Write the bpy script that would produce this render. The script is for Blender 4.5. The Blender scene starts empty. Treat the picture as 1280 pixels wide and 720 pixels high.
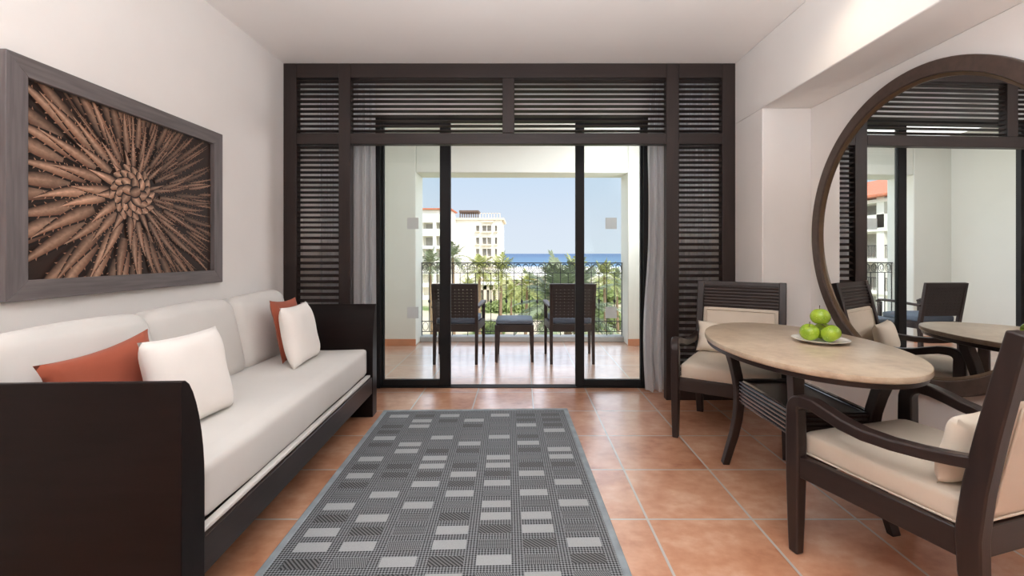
import bpy, bmesh, math, random
from mathutils import Vector, Matrix, noise as mnoise
S = bpy.context.scene
COL = S.collection
PI = math.pi
random.seed(7)

# ------------------------------------------------------------------ camera, sky, sun, lights, exposure
F, VX, VY, EYE = 569.0, 651.0, 317.0, 1.17      # focal length and vanishing point in 1280x720 pixels, eye height in metres
cam = bpy.data.cameras.new('camera')
cam.sensor_width = 36.0
cam.lens = 36.0 * F / 1280.0
cam.shift_x = -(VX - 640.0) / 1280.0
cam.shift_y = -(360.0 - VY) / 1280.0
cam.clip_start, cam.clip_end = 0.02, 60000.0
camo = bpy.data.objects.new('camera', cam)
COL.objects.link(camo)
camo.location = (0, 0, EYE)
camo.rotation_euler = (PI / 2, 0, 0)
S.camera = camo

S.view_settings.view_transform = 'Standard'
S.view_settings.look = 'None'
S.view_settings.exposure = 0.0
S.view_settings.gamma = 1.0
S.view_settings.use_curve_mapping = False
S.cycles.max_bounces = 10
S.cycles.diffuse_bounces = 6
S.cycles.glossy_bounces = 5
S.cycles.transparent_max_bounces = 24
S.cycles.sample_clamp_indirect = 6.0
S.cycles.caustics_reflective = False
S.cycles.caustics_refractive = False
try:
    S.cycles.use_denoising = True
except Exception:
    pass

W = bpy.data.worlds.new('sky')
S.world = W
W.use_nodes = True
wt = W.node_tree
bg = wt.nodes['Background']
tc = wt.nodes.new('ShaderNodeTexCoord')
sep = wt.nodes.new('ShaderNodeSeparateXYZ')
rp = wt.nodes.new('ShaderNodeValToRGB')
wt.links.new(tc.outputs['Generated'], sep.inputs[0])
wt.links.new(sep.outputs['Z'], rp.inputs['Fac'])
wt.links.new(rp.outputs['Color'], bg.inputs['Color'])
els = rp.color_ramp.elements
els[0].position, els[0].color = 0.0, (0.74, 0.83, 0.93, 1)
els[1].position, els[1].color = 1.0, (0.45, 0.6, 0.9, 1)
for z_, c_ in ((.06, (.72, .81, .93)), (.165, (.62, .76, .93)), (.205, (2.2, 2.4, 2.75)), (.52, (2.2, 2.4, 2.75)), (.66, (.65, .8, 1.05))):  # band above the visible sky is brightened to light the balcony and floors
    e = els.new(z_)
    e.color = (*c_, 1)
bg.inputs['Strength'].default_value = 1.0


def lamp(name, kind, loc, rot, energy, color, **kw):
    l = bpy.data.lights.new(name, kind)
    l.energy = energy
    l.color = color
    for k, v in kw.items():
        setattr(l, k, v)
    o = bpy.data.objects.new(name, l)
    COL.objects.link(o)
    o.location = loc
    o.rotation_euler = rot
    return o


def aim(o, d):
    o.rotation_euler = Vector(d).to_track_quat('-Z', 'Y').to_euler()


sun = lamp('sun', 'SUN', (0, 0, 30), (0, 0, 0), 3.9, (1.0, 0.95, 0.86), angle=0.01)
aim(sun, (-0.42, 0.50, -0.76))
lamp('room_overhead_fill', 'AREA', (-0.1, 0.2, 2.665), (0, 0, 0), 8, (0.98, 0.98, 1.0), shape='RECTANGLE', size=2.4, size_y=2.6)  # added soft fill over the room, not an actual ceiling fitting
lamp('room_upward_fill', 'AREA', (0.12, -0.2, 1.60), (math.radians(150), 0, 0), 114, (0.87, 0.945, 1.0), shape='RECTANGLE', size=2.2, size_y=1.6, spread=math.radians(125))  # added upward fill to brighten ceiling and walls, no such lamp stands here
lamp('room_rear_fill', 'AREA', (0.0, -2.9, 1.45), (math.radians(104), 0, 0), 12, (0.88, 0.95, 1.0), shape='RECTANGLE', size=3.4, size_y=2.1)  # added frontal fill at the rear wall, lifts the general level
lamp('balcony_overhead_fill', 'AREA', (0.0, 4.85, 2.56), (0, 0, 0), 11, (0.97, 0.985, 1.0), shape='RECTANGLE', size=2.4, size_y=1.0)  # added fill under the balcony ceiling, no lamp known there
bw = lamp('balcony_side_fill', 'AREA', (1.78, 4.9, 1.9), (0, 0, 0), 32, (0.98, 0.985, 1.0), shape='RECTANGLE', size=.8, size_y=.8)  # added fill aimed across the balcony to brighten its left wall
aim(bw, (-1, 0, -.1))
sp = lamp('wall_washer_spot', 'SPOT', (1.36, 2.28, 2.66), (0, 0, 0), 9, (1.0, 0.82, 0.62), spot_size=2.0, spot_blend=0.9, shadow_soft_size=0.05)
aim(sp, (0.25, 0.05, -1))

# ------------------------------------------------------------------ helpers


def at(px, py, Y):
    """world point seen at pixel px, py at depth Y"""
    return Vector(((px - VX) * Y / F, Y, EYE - (py - VY) * Y / F))


def obj(name, bm, mats, parent=None, loc=None, rot=None, smooth=None, bevel=None, seg=2, subsurf=0):
    me = bpy.data.meshes.new(name)
    bmesh.ops.recalc_face_normals(bm, faces=bm.faces)
    bm.to_mesh(me)
    bm.free()
    for m in (mats if isinstance(mats, (list, tuple)) else [mats]):
        me.materials.append(m)
    o = bpy.data.objects.new(name, me)
    COL.objects.link(o)
    if parent is not None:
        o.parent = parent
    if loc is not None:
        o.location = loc
    if rot is not None:
        o.rotation_euler = rot
    if smooth is not None or bevel:
        me.shade_smooth()
        try:
            me.set_sharp_from_angle(angle=math.radians(smooth if smooth else 35))
        except Exception:
            pass
    if bevel:
        b = o.modifiers.new('bevel', 'BEVEL')
        b.width = bevel
        b.segments = seg
        b.limit_method = 'ANGLE'
        b.angle_limit = math.radians(35)
    if subsurf:
        s = o.modifiers.new('subsurf', 'SUBSURF')
        s.levels = s.render_levels = subsurf
    return o


def tag(o, label, cat, group=None, kind=None):
    o['label'] = label
    o['category'] = cat
    if group:
        o['group'] = group
    if kind:
        o['kind'] = kind
    return o


def thing(name, label, cat, loc=(0, 0, 0), rz=0.0, group=None):
    o = bpy.data.objects.new(name, None)
    o.empty_display_size = 0.1
    COL.objects.link(o)
    o.location = loc
    o.rotation_euler = (0, 0, rz)
    return tag(o, label, cat, group)


def struct(o, label=None, cat=None):
    o['kind'] = 'structure'
    if label:
        o['label'] = label
    if cat:
        o['category'] = cat
    return o


def kids(o):
    return [c for c in bpy.data.objects if c.parent == o]


def dup(root, loc, rz, label, group=None):
    r = root.copy()
    COL.objects.link(r)
    r.location = loc
    r.rotation_euler = (0, 0, rz)
    r['label'] = label
    if group:
        r['group'] = group
    for ch in kids(root):
        c = ch.copy()
        COL.objects.link(c)
        c.parent = r
        for g in kids(ch):
            d = g.copy()
            COL.objects.link(d)
            d.parent = c
    return r


def box(bm, x0, x1, y0, y1, z0, z1, mi=0):
    v = [bm.verts.new(p) for p in ((x0, y0, z0), (x1, y0, z0), (x1, y1, z0), (x0, y1, z0), (x0, y0, z1), (x1, y0, z1), (x1, y1, z1), (x0, y1, z1))]
    for f in ((0, 3, 2, 1), (4, 5, 6, 7), (0, 1, 5, 4), (1, 2, 6, 5), (2, 3, 7, 6), (3, 0, 4, 7)):
        bm.faces.new([v[i] for i in f]).material_index = mi
    return v


def boxes(*bs):
    bm = bmesh.new()
    for b in bs:
        box(bm, *b)
    return bm


def sweep(bm, pts, w, d, side=(1, 0, 0), cap=True):
    """rectangular section swept along pts; w along side, d across; w, d numbers or lists"""
    side = Vector(side).normalized()
    n = len(pts)
    pts = [Vector(p) for p in pts]
    rings = []
    for i, p in enumerate(pts):
        t = (pts[min(i + 1, n - 1)] - pts[max(i - 1, 0)]).normalized()
        s = (side - t * side.dot(t)).normalized()
        u = t.cross(s).normalized()
        ww = w[i] if isinstance(w, (list, tuple)) else w
        dd = d[i] if isinstance(d, (list, tuple)) else d
        rings.append([bm.verts.new(p + s * a * ww / 2 + u * b * dd / 2) for a, b in ((-1, -1), (1, -1), (1, 1), (-1, 1))])
    for a, b in zip(rings, rings[1:]):
        for k in range(4):
            bm.faces.new((a[k], a[(k + 1) % 4], b[(k + 1) % 4], b[k]))
    if cap:
        bm.faces.new(rings[0])
        bm.faces.new(rings[-1][::-1])
    return bm


def tube(bm, pts, r, n=8, closed=False):
    pts = [Vector(p) for p in pts]
    m = len(pts)
    rings = []
    ref = None
    for i, p in enumerate(pts):
        if closed:
            t = (pts[(i + 1) % m] - pts[i - 1]).normalized()
        else:
            t = (pts[min(i + 1, m - 1)] - pts[max(i - 1, 0)]).normalized()
        if ref is None:
            ref = t.orthogonal().normalized()
        s = (ref - t * ref.dot(t)).normalized()
        ref = s
        u = t.cross(s)
        rr = r[i] if isinstance(r, (list, tuple)) else r
        rings.append([bm.verts.new(p + (s * math.cos(2 * PI * k / n) + u * math.sin(2 * PI * k / n)) * rr) for k in range(n)])
    prs = list(zip(rings, rings[1:])) + ([(rings[-1], rings[0])] if closed else [])
    for a, b in prs:
        for k in range(n):
            bm.faces.new((a[k], a[(k + 1) % n], b[(k + 1) % n], b[k]))
    if not closed:
        bm.faces.new(rings[0][::-1])
        bm.faces.new(rings[-1])
    return bm


def lathe(bm, prof, n=48, c=(0, 0, 0), sx=1.0, sy=1.0):
    c = Vector(c)
    rings = []
    for r, z in prof:
        if r < 1e-6:
            rings.append([bm.verts.new(c + Vector((0, 0, z)))])
        else:
            rings.append([bm.verts.new(c + Vector((r * sx * math.cos(2 * PI * k / n), r * sy * math.sin(2 * PI * k / n), z))) for k in range(n)])
    for a, b in zip(rings, rings[1:]):
        for k in range(n):
            j = (k + 1) % n
            if len(a) == 1 and len(b) == 1:
                continue
            if len(a) == 1:
                bm.faces.new((a[0], b[j], b[k]))
            elif len(b) == 1:
                bm.faces.new((a[k], a[j], b[0]))
            else:
                bm.faces.new((a[k], a[j], b[j], b[k]))
    return bm


def extrude_poly(bm, poly, axis_vec, mi=0):
    """prism: poly list of 3D points, extruded along axis_vec"""
    a = [bm.verts.new(p) for p in poly]
    b = [bm.verts.new(Vector(p) + Vector(axis_vec)) for p in poly]
    n = len(a)
    bm.faces.new(a[::-1]).material_index = mi
    bm.faces.new(b).material_index = mi
    for k in range(n):
        bm.faces.new((a[k], a[(k + 1) % n], b[(k + 1) % n], b[k])).material_index = mi
    return bm


def cushion(sx, sy, sz, r=0.04, bulge=(0.0, 0.0, 0.0), n=14, wob=0.004, seed=0):
    """soft box cushion centred at the origin"""
    bm = bmesh.new()
    h = Vector((sx / 2, sy / 2, sz / 2))
    bmesh.ops.create_cube(bm, size=2.0)
    bmesh.ops.subdivide_edges(bm, edges=bm.edges, cuts=n, use_grid_fill=True)
    for v in bm.verts:
        c = v.co.copy()
        p = Vector((c.x * h.x, c.y * h.y, c.z * h.z))
        inner = Vector((max(-h.x + r, min(h.x - r, p.x)), max(-h.y + r, min(h.y - r, p.y)), max(-h.z + r, min(h.z - r, p.z))))
        # spread the grid so edges receive verts
        d = p - inner
        q = inner + d.normalized() * r if d.length > 1e-9 else p
        fx = (1 - c.y ** 2) * (1 - c.z ** 2)
        fy = (1 - c.x ** 2) * (1 - c.z ** 2)
        fz = (1 - c.x ** 4) * (1 - c.y ** 4)
        q.x += math.copysign(bulge[0] * fx, c.x) if abs(c.x) > .99 else bulge[0] * fx * c.x
        q.y += math.copysign(bulge[1] * fy, c.y) if abs(c.y) > .99 else bulge[1] * fy * c.y
        q.z += math.copysign(bulge[2] * fz, c.z) if abs(c.z) > .99 else bulge[2] * fz * c.z
        w = mnoise.noise_vector(q * 4.0 + Vector((seed * 3.1, seed, 0)))
        q += w * wob
        v.co = q
    return bm


def pillow(w, h, t, seed=0, n=20, pinch=0.09):
    """throw pillow standing in local xz, thickness along y, knife edge seam, centred"""
    bm = bmesh.new()
    rnd = random.Random(seed)
    front, back = {}, {}
    for i in range(n + 1):
        for j in range(n + 1):
            u, v = -1 + 2 * i / n, -1 + 2 * j / n
            ex = 1 - pinch * (1 - v * v) ** 1.0 * abs(u) ** 2
            ez = 1 - pinch * (1 - u * u) ** 1.0 * abs(v) ** 2
            x, z = u * ex * w / 2, v * ez * h / 2
            th = t / 2 * (max(0, 1 - u ** 4) ** .55) * (max(0, 1 - v ** 4) ** .55)
            wr = mnoise.noise(Vector((x * 9 + seed, z * 9, seed * 1.7))) * 0.007 * min(1, th / (t * .2))
            edge = i in (0, n) or j in (0, n)
            if edge:
                q = bm.verts.new((x, mnoise.noise(Vector((x * 14, z * 14, seed))) * .004, z))
                front[i, j] = back[i, j] = q
            else:
                front[i, j] = bm.verts.new((x, -th + wr, z))
                back[i, j] = bm.verts.new((x, th + wr, z))
    for i in range(n):
        for j in range(n):
            bm.faces.new((front[i, j], front[i + 1, j], front[i + 1, j + 1], front[i, j + 1]))
            bm.faces.new((back[i, j], back[i, j + 1], back[i + 1, j + 1], back[i + 1, j]))
    return bm


def pillow_seam(w, h, n=20, pinch=0.09, seed=0, r=0.004):
    pts = []
    for (i0, j0, di, dj) in ((0, 0, 1, 0), (n, 0, 0, 1), (n, n, -1, 0), (0, n, 0, -1)):
        for k in range(n):
            i, j = i0 + di * k, j0 + dj * k
            u, v = -1 + 2 * i / n, -1 + 2 * j / n
            x = u * (1 - pinch * (1 - v * v) * abs(u) ** 2) * w / 2
            z = v * (1 - pinch * (1 - u * u) * abs(v) ** 2) * h / 2
            pts.append((x, mnoise.noise(Vector((x * 14, z * 14, seed))) * .004, z))
    return tube(bmesh.new(), pts, r, 6, closed=True)


# ------------------------------------------------------------------ materials
class T:
    """tiny node-tree writer"""

    def __init__(s, name):
        s.m = bpy.data.materials.new(name)
        s.m.use_nodes = True
        s.t = s.m.node_tree
        s.p = s.t.nodes['Principled BSDF']
        s.out = s.t.nodes['Material Output']

    def n(s, kind, **kw):
        nd = s.t.nodes.new(kind)
        for k, v in kw.items():
            setattr(nd, k, v)
        return nd

    def l(s, a, b):
        s.t.links.new(a, b)

    def put(s, sock, v):
        if isinstance(v, bpy.types.NodeSocket):
            s.l(v, sock)
        else:
            sock.default_value = v

    def math(s, op, a, b=0.0, c=0.0):
        nd = s.n('ShaderNodeMath', operation=op)
        s.put(nd.inputs[0], a)
        s.put(nd.inputs[1], b)
        s.put(nd.inputs[2], c)
        return nd.outputs[0]

    def xyz(s, which='Object'):
        c = s.n('ShaderNodeTexCoord')
        sp = s.n('ShaderNodeSeparateXYZ')
        s.l(c.outputs[which], sp.inputs[0])
        return sp.outputs[0], sp.outputs[1], sp.outputs[2]

    def vec(s, x, y, z=0.0):
        c = s.n('ShaderNodeCombineXYZ')
        s.put(c.inputs[0], x)
        s.put(c.inputs[1], y)
        s.put(c.inputs[2], z)
        return c.outputs[0]

    def coord(s, scale=(1, 1, 1), which='Object'):
        c = s.n('ShaderNodeTexCoord')
        m = s.n('ShaderNodeMapping')
        m.inputs['Scale'].default_value = scale
        s.l(c.outputs[which], m.inputs[0])
        return m.outputs[0]

    def noise(s, scale, vec=None, detail=3.0, rough=.5):
        nd = s.n('ShaderNodeTexNoise')
        nd.inputs['Scale'].default_value = scale
        nd.inputs['Detail'].default_value = detail
        nd.inputs['Roughness'].default_value = rough
        if vec is not None:
            s.l(vec, nd.inputs['Vector'])
        return nd.outputs[0]

    def ramp(s, fac, stops):
        nd = s.n('ShaderNodeValToRGB')
        el = nd.color_ramp.elements
        el[0].position, el[0].color = stops[0][0], (*stops[0][1], 1)
        el[1].position, el[1].color = stops[-1][0], (*stops[-1][1], 1)
        for p, c in stops[1:-1]:
            x = el.new(p)
            x.color = (*c, 1)
        s.put(nd.inputs['Fac'], fac)
        return nd.outputs['Color']

    def mix(s, fac, a, b):
        nd = s.n('ShaderNodeMix', data_type='RGBA')
        s.put(nd.inputs[0], fac)
        for k, v in ((6, a), (7, b)):
            if isinstance(v, tuple):
                nd.inputs[k].default_value = (*v, 1)
            else:
                s.l(v, nd.inputs[k])
        return nd.outputs[2]

    def bump(s, h, strength=.3, dist=.01):
        nd = s.n('ShaderNodeBump')
        nd.inputs['Strength'].default_value = strength
        nd.inputs['Distance'].default_value = dist
        s.l(h, nd.inputs['Height'])
        s.l(nd.outputs[0], s.p.inputs['Normal'])

    def set(s, **kw):
        for k, v in kw.items():
            s.put(s.p.inputs[k.replace('_', ' ')], v)
        return s


def rgb(r, g, b):
    f = lambda c: (c / 255 / 12.92) if c / 255 <= .04045 else ((c / 255 + .055) / 1.055) ** 2.4
    return (f(r), f(g), f(b))


def mat(name, c, rough=.5, var=.12, scale=6, stretch=(1, 1, 1), bump=0.0, bscale=120, bdist=.002, metal=0.0, spec=.5, coat=0.0, sheen=0.0):
    t = T(name)
    v = t.coord(stretch)
    n = t.noise(scale, v)
    lo = tuple(x * (1 - var) for x in c)
    hi = tuple(min(1, x * (1 + var)) for x in c)
    t.set(Base_Color=t.ramp(n, [(.3, lo), (.7, hi)]), Roughness=rough, Metallic=metal)
    t.p.inputs['Specular IOR Level'].default_value = spec
    t.p.inputs['Coat Weight'].default_value = coat
    t.p.inputs['Sheen Weight'].default_value = sheen
    if bump:
        t.bump(t.noise(bscale, v, 2), bump, bdist)
    return t.m


M = {}
M['wall'] = mat('painted_plaster', rgb(238, 233, 229), .85, .015, 3, bump=.05, bscale=60)
M['ceiling'] = mat('ceiling_paint', rgb(240, 235, 231), .9, .015, 2)
M['balcony_wall'] = mat('balcony_plaster', rgb(228, 229, 224), .88, .015, 3, bump=.08, bscale=50)
M['wood'] = mat('dark_stained_wood', rgb(43, 31, 28), .33, .22, 3, (14, 14, 1.2), bump=.06, bscale=40, spec=.4)
M['wood_y'] = mat('dark_stained_wood_long', rgb(43, 31, 28), .33, .22, 3, (14, 1.2, 14), bump=.06, bscale=40, spec=.4)
M['wood_x'] = mat('dark_stained_wood_wide', rgb(46, 34, 30), .38, .22, 3, (1.2, 14, 14), bump=.06, bscale=40, spec=.4)
M['sofa_wood'] = mat('very_dark_stained_wood', rgb(24, 16, 15), .36, .2, 3, (1.2, 10, 10), bump=.03, bscale=40, spec=.16)
M['screen_wood'] = mat('brown_screen_wood', rgb(44, 33, 30), .45, .2, 3, (14, 14, 1.2), bump=.05, bscale=40, spec=.4)
M['screen_wood_x'] = mat('brown_screen_wood_wide', rgb(44, 33, 30), .45, .2, 3, (1.2, 14, 14), bump=.05, bscale=40, spec=.4)
M['mirror_wood'] = mat('brown_mirror_frame_wood', rgb(76, 61, 54), .42, .2, 3, (10, 10, 10), bump=.05, bscale=40, spec=.4)
M['wood_gloss'] = mat('polished_dark_wood', rgb(43, 31, 28), .2, .2, 3, (10, 10, 10), spec=.6, coat=.6)
M['cream_pillow'] = mat('cream_pillow_cloth', rgb(226, 212, 194), .88, .03, 4, bump=.12, bscale=500, bdist=.001, sheen=.2)
M['groove'] = mat('dark_groove_wood', rgb(34, 25, 23), .6, .2, 3, (1, 8, 8))
M['linen'] = mat('cream_linen', rgb(212, 208, 203), .88, .03, 4, bump=.12, bscale=500, bdist=.001, sheen=.2)
M['leather'] = mat('cream_leather', rgb(208, 194, 177), .55, .04, 5, bump=.06, bscale=260, bdist=.001, spec=.35)
M['rust'] = mat('rust_cotton', rgb(158, 78, 54), .9, .06, 7, bump=.12, bscale=500, bdist=.001, sheen=.1)
M['white_cotton'] = mat('white_cotton', rgb(242, 236, 230), .9, .02, 5, bump=.12, bscale=500, bdist=.001, sheen=.2)
M['black_metal'] = mat('dark_bronze_aluminium', rgb(24, 23, 24), .6, .1, 8, spec=.3)
M['iron'] = mat('wrought_iron', rgb(38, 38, 42), .55, .15, 12)
M['ceramic'] = mat('white_glazed_ceramic', rgb(238, 234, 226), .15, .01, 4)
M['stem'] = mat('apple_stem_bark', rgb(84, 62, 34), .8, .2, 30)
M['rattan_cushion'] = mat('slate_blue_canvas', rgb(104, 116, 132), .9, .06, 8, bump=.1, bscale=400)
M['frame_grey'] = mat('weathered_grey_wood', rgb(104, 97, 96), .5, .2, 3, (22, 1.6, 22), bump=.03, bscale=30)
M['frame_grey_v'] = mat('weathered_grey_wood_upright', rgb(104, 97, 97), .5, .2, 3, (22, 22, 1.6), bump=.03, bscale=30)
M['terra_skirting'] = mat('terracotta_skirting_tile', rgb(196, 138, 106), .45, .15, 5)
M['binding'] = mat('grey_rug_binding', rgb(142, 150, 155), .65, .18, 14, bump=.15, bscale=200)
M['concrete'] = mat('pale_concrete', rgb(176, 178, 180), .8, .06, 8)
M['bronze_lip'] = mat('bevelled_gilt_edge', rgb(92, 72, 52), .35, .2, 9, metal=.4)
M['chair_back_reed'] = M['wood_x']


def m_mirror():
    t = T('mirror_silver')
    t.set(Base_Color=(.93, .94, .93, 1), Metallic=1.0, Roughness=0.0)
    return t.m


M['mirror'] = m_mirror()


def m_glass():
    t = T('clear_pane_glass')
    tr = t.n('ShaderNodeBsdfTransparent')
    tr.inputs[0].default_value = (.96, .98, .97, 1)
    gl = t.n('ShaderNodeBsdfGlossy')
    gl.inputs['Roughness'].default_value = 0.0
    fr = t.n('ShaderNodeFresnel')
    fr.inputs[0].default_value = 1.3
    mx = t.n('ShaderNodeMixShader')
    t.l(fr.outputs[0], mx.inputs[0])
    t.l(tr.outputs[0], mx.inputs[1])
    t.l(gl.outputs[0], mx.inputs[2])
    t.l(mx.outputs[0], t.out.inputs[0])
    return t.m


M['glass'] = m_glass()


def m_frost(name, c, a):
    t = T(name)
    tr = t.n('ShaderNodeBsdfTransparent')
    df = t.n('ShaderNodeBsdfDiffuse')
    tl = t.n('ShaderNodeBsdfTranslucent')
    n = t.noise(300)
    col = t.ramp(n, [(.3, tuple(x * .95 for x in c)), (.7, c)])
    t.l(col, df.inputs[0])
    t.l(col, tl.inputs[0])
    m1 = t.n('ShaderNodeMixShader')
    m1.inputs[0].default_value = .5
    t.l(df.outputs[0], m1.inputs[1])
    t.l(tl.outputs[0], m1.inputs[2])
    m2 = t.n('ShaderNodeMixShader')
    m2.inputs[0].default_value = a
    t.l(tr.outputs[0], m2.inputs[1])
    t.l(m1.outputs[0], m2.inputs[2])
    t.l(m2.outputs[0], t.out.inputs[0])
    return t.m


M['sticker'] = m_frost('frosted_film', (.86, .88, .88), .7)


def m_curtain():
    t = T('sheer_curtain_cloth')
    df = t.n('ShaderNodeBsdfDiffuse')
    tl = t.n('ShaderNodeBsdfTranslucent')
    tr = t.n('ShaderNodeBsdfTransparent')
    c = t.ramp(t.noise(40, t.coord((1, 1, .1))), [(.3, (.86, .87, .89)), (.7, (.93, .93, .94))])
    t.l(c, df.inputs[0])
    t.l(c, tl.inputs[0])
    m1 = t.n('ShaderNodeMixShader')
    m1.inputs[0].default_value = .65
    t.l(df.outputs[0], m1.inputs[1])
    t.l(tl.outputs[0], m1.inputs[2])
    m2 = t.n('ShaderNodeMixShader')
    m2.inputs[0].default_value = .9
    t.l(tr.outputs[0], m2.inputs[1])
    t.l(m1.outputs[0], m2.inputs[2])
    t.l(m2.outputs[0], t.out.inputs[0])
    return t.m


M['curtain'] = m_curtain()

TW, TL, TX0, TY0 = .4615, .4597, .5575, 2.005


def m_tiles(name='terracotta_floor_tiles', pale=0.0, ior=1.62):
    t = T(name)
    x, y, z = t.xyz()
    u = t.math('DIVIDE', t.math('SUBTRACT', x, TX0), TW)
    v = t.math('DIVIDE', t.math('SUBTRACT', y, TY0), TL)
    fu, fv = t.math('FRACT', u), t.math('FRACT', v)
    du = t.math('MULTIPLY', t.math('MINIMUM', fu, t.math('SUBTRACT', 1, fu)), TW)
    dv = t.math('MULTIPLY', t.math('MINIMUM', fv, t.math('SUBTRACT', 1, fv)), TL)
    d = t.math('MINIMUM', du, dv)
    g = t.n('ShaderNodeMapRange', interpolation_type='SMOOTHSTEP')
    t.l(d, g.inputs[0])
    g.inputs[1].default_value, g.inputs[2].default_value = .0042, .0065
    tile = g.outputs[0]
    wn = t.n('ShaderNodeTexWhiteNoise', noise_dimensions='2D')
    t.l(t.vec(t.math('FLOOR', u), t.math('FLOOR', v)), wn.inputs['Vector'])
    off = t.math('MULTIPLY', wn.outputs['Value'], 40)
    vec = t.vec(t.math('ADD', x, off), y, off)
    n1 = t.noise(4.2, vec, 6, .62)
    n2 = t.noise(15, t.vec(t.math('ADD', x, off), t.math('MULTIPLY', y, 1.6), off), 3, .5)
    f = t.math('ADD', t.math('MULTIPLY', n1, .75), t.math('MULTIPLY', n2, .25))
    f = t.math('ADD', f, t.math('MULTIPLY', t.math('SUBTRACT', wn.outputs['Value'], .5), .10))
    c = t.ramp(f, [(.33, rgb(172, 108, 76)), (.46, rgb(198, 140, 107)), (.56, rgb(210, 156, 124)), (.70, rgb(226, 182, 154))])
    c = t.mix(pale, c, rgb(214, 200, 190))  # paling puts reflected sky light into the tile colour
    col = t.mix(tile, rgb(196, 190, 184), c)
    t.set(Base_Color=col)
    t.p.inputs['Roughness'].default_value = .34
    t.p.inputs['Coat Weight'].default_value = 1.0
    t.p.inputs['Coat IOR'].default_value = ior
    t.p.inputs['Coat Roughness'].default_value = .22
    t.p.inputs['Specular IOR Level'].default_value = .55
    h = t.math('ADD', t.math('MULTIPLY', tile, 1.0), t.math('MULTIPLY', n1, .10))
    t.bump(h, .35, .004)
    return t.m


M['tiles'] = m_tiles()
M['tiles_out'] = m_tiles('sky_paled_balcony_tiles', .35, 2.0)  # same tiles, paled and coated to carry the sky's reflection


def m_marble():
    t = T('polished_travertine')
    v = t.coord((1, 1, 1))
    n1 = t.noise(4.5, v, 6, .65)
    n2 = t.noise(26, v, 5, .7)
    f = t.math('ADD', t.math('MULTIPLY', n1, .65), t.math('MULTIPLY', n2, .35))
    t.set(Base_Color=t.ramp(f, [(.28, rgb(150, 126, 104)), (.45, rgb(184, 162, 138)), (.58, rgb(200, 180, 156)), (.75, rgb(218, 202, 182))]), Roughness=.30)
    return t.m


M['marble'] = m_marble()


def m_apple():
    t = T('green_apple_skin')
    v = t.coord()
    n = t.noise(18, v, 3)
    sp = t.noise(160, v, 1)
    c = t.ramp(n, [(.3, rgb(124, 160, 36)), (.7, rgb(170, 192, 56))])
    c2 = t.mix(t.math('GREATER_THAN', sp, .70), c, rgb(190, 206, 100))
    t.set(Base_Color=c2, Roughness=.24)
    return t.m


M['apple'] = m_apple()


def m_weave(name, kind, light, dark):
    """woven rug textures, object space metres"""
    t = T(name)
    x, y, z = t.xyz()
    P = .0118
    if kind == 'dots':
        a = t.math('SINE', t.math('MULTIPLY', t.math('ADD', x, y), PI / P))
        b = t.math('SINE', t.math('MULTIPLY', t.math('SUBTRACT', x, y), PI / P))
        f = t.math('MULTIPLY', a, b)
    elif kind == 'diag':
        f = t.math('SINE', t.math('MULTIPLY', t.math('ADD', x, t.math('MULTIPLY', y, 1.0)), 2 * PI / .017))
    elif kind == 'vert':
        a = t.math('SINE', t.math('MULTIPLY', x, 2 * PI / .0075))
        b = t.math('SINE', t.math('MULTIPLY', y, 2 * PI / .021))
        f = t.math('ADD', a, t.math('MULTIPLY', b, .35))
    elif kind == 'hatch':
        a = t.math('SINE', t.math('MULTIPLY', t.math('ADD', x, t.math('MULTIPLY', y, .4)), 2 * PI / .008))
        b = t.math('SINE', t.math('MULTIPLY', y, 2 * PI / .009))
        f = t.math('ADD', t.math('MULTIPLY', a, .7), t.math('MULTIPLY', b, .5))
    else:
        a = t.math('SINE', t.math('MULTIPLY', x, 2 * PI / .006))
        b = t.math('SINE', t.math('MULTIPLY', y, 2 * PI / .006))
        f = t.math('MULTIPLY', a, b)
    nz = t.noise(220, None, 1)
    f = t.math('ADD', f, t.math('MULTIPLY', t.math('SUBTRACT', nz, .5), .6))
    g = t.n('ShaderNodeMapRange')
    t.l(f, g.inputs[0])
    g.inputs[1].default_value, g.inputs[2].default_value = -.35, .35
    t.set(Base_Color=t.mix(g.outputs[0], dark, light), Roughness=.7)
    t.bump(f, .25, .002)
    return t.m


M['rug_dots'] = m_weave('rug_weave_dotted', 'dots', rgb(142, 145, 148), rgb(24, 26, 30))
M['rug_light'] = m_weave('rug_weave_pale_block', 'fine', rgb(186, 188, 189), rgb(142, 144, 146))
M['rug_diag'] = m_weave('rug_weave_diagonal', 'diag', rgb(112, 112, 113), rgb(38, 38, 40))
M['rug_vert'] = m_weave('rug_weave_ribbed', 'vert', rgb(130, 132, 134), rgb(60, 62, 65))
M['rug_hatch'] = m_weave('rug_weave_hatched', 'hatch', rgb(136, 138, 140), rgb(62, 64, 68))


def m_vcol(name, rough=.45):
    t = T(name)
    a = t.n('ShaderNodeVertexColor', layer_name='Col')
    n = t.noise(60, None, 4)
    c = t.mix(t.math('MULTIPLY', t.math('SUBTRACT', n, .40), 1.0), a.outputs[0], (0.02, .012, .008))
    t.set(Base_Color=c, Roughness=rough)
    t.p.inputs['Specular IOR Level'].default_value = .3
    return t.m


M['print'] = m_vcol('sepia_print')


def m_rattan():
    t = T('dark_woven_rattan')
    x, y, z = t.xyz()
    a = t.math('SINE', t.math('MULTIPLY', x, 2 * PI / .016))
    b = t.math('SINE', t.math('MULTIPLY', z, 2 * PI / .016))
    f = t.math('MULTIPLY', a, b)
    t.set(Base_Color=t.ramp(f, [(.2, rgb(40, 31, 29)), (.8, rgb(70, 56, 52))]), Roughness=.5)
    t.bump(f, .5, .003)
    return t.m


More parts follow.
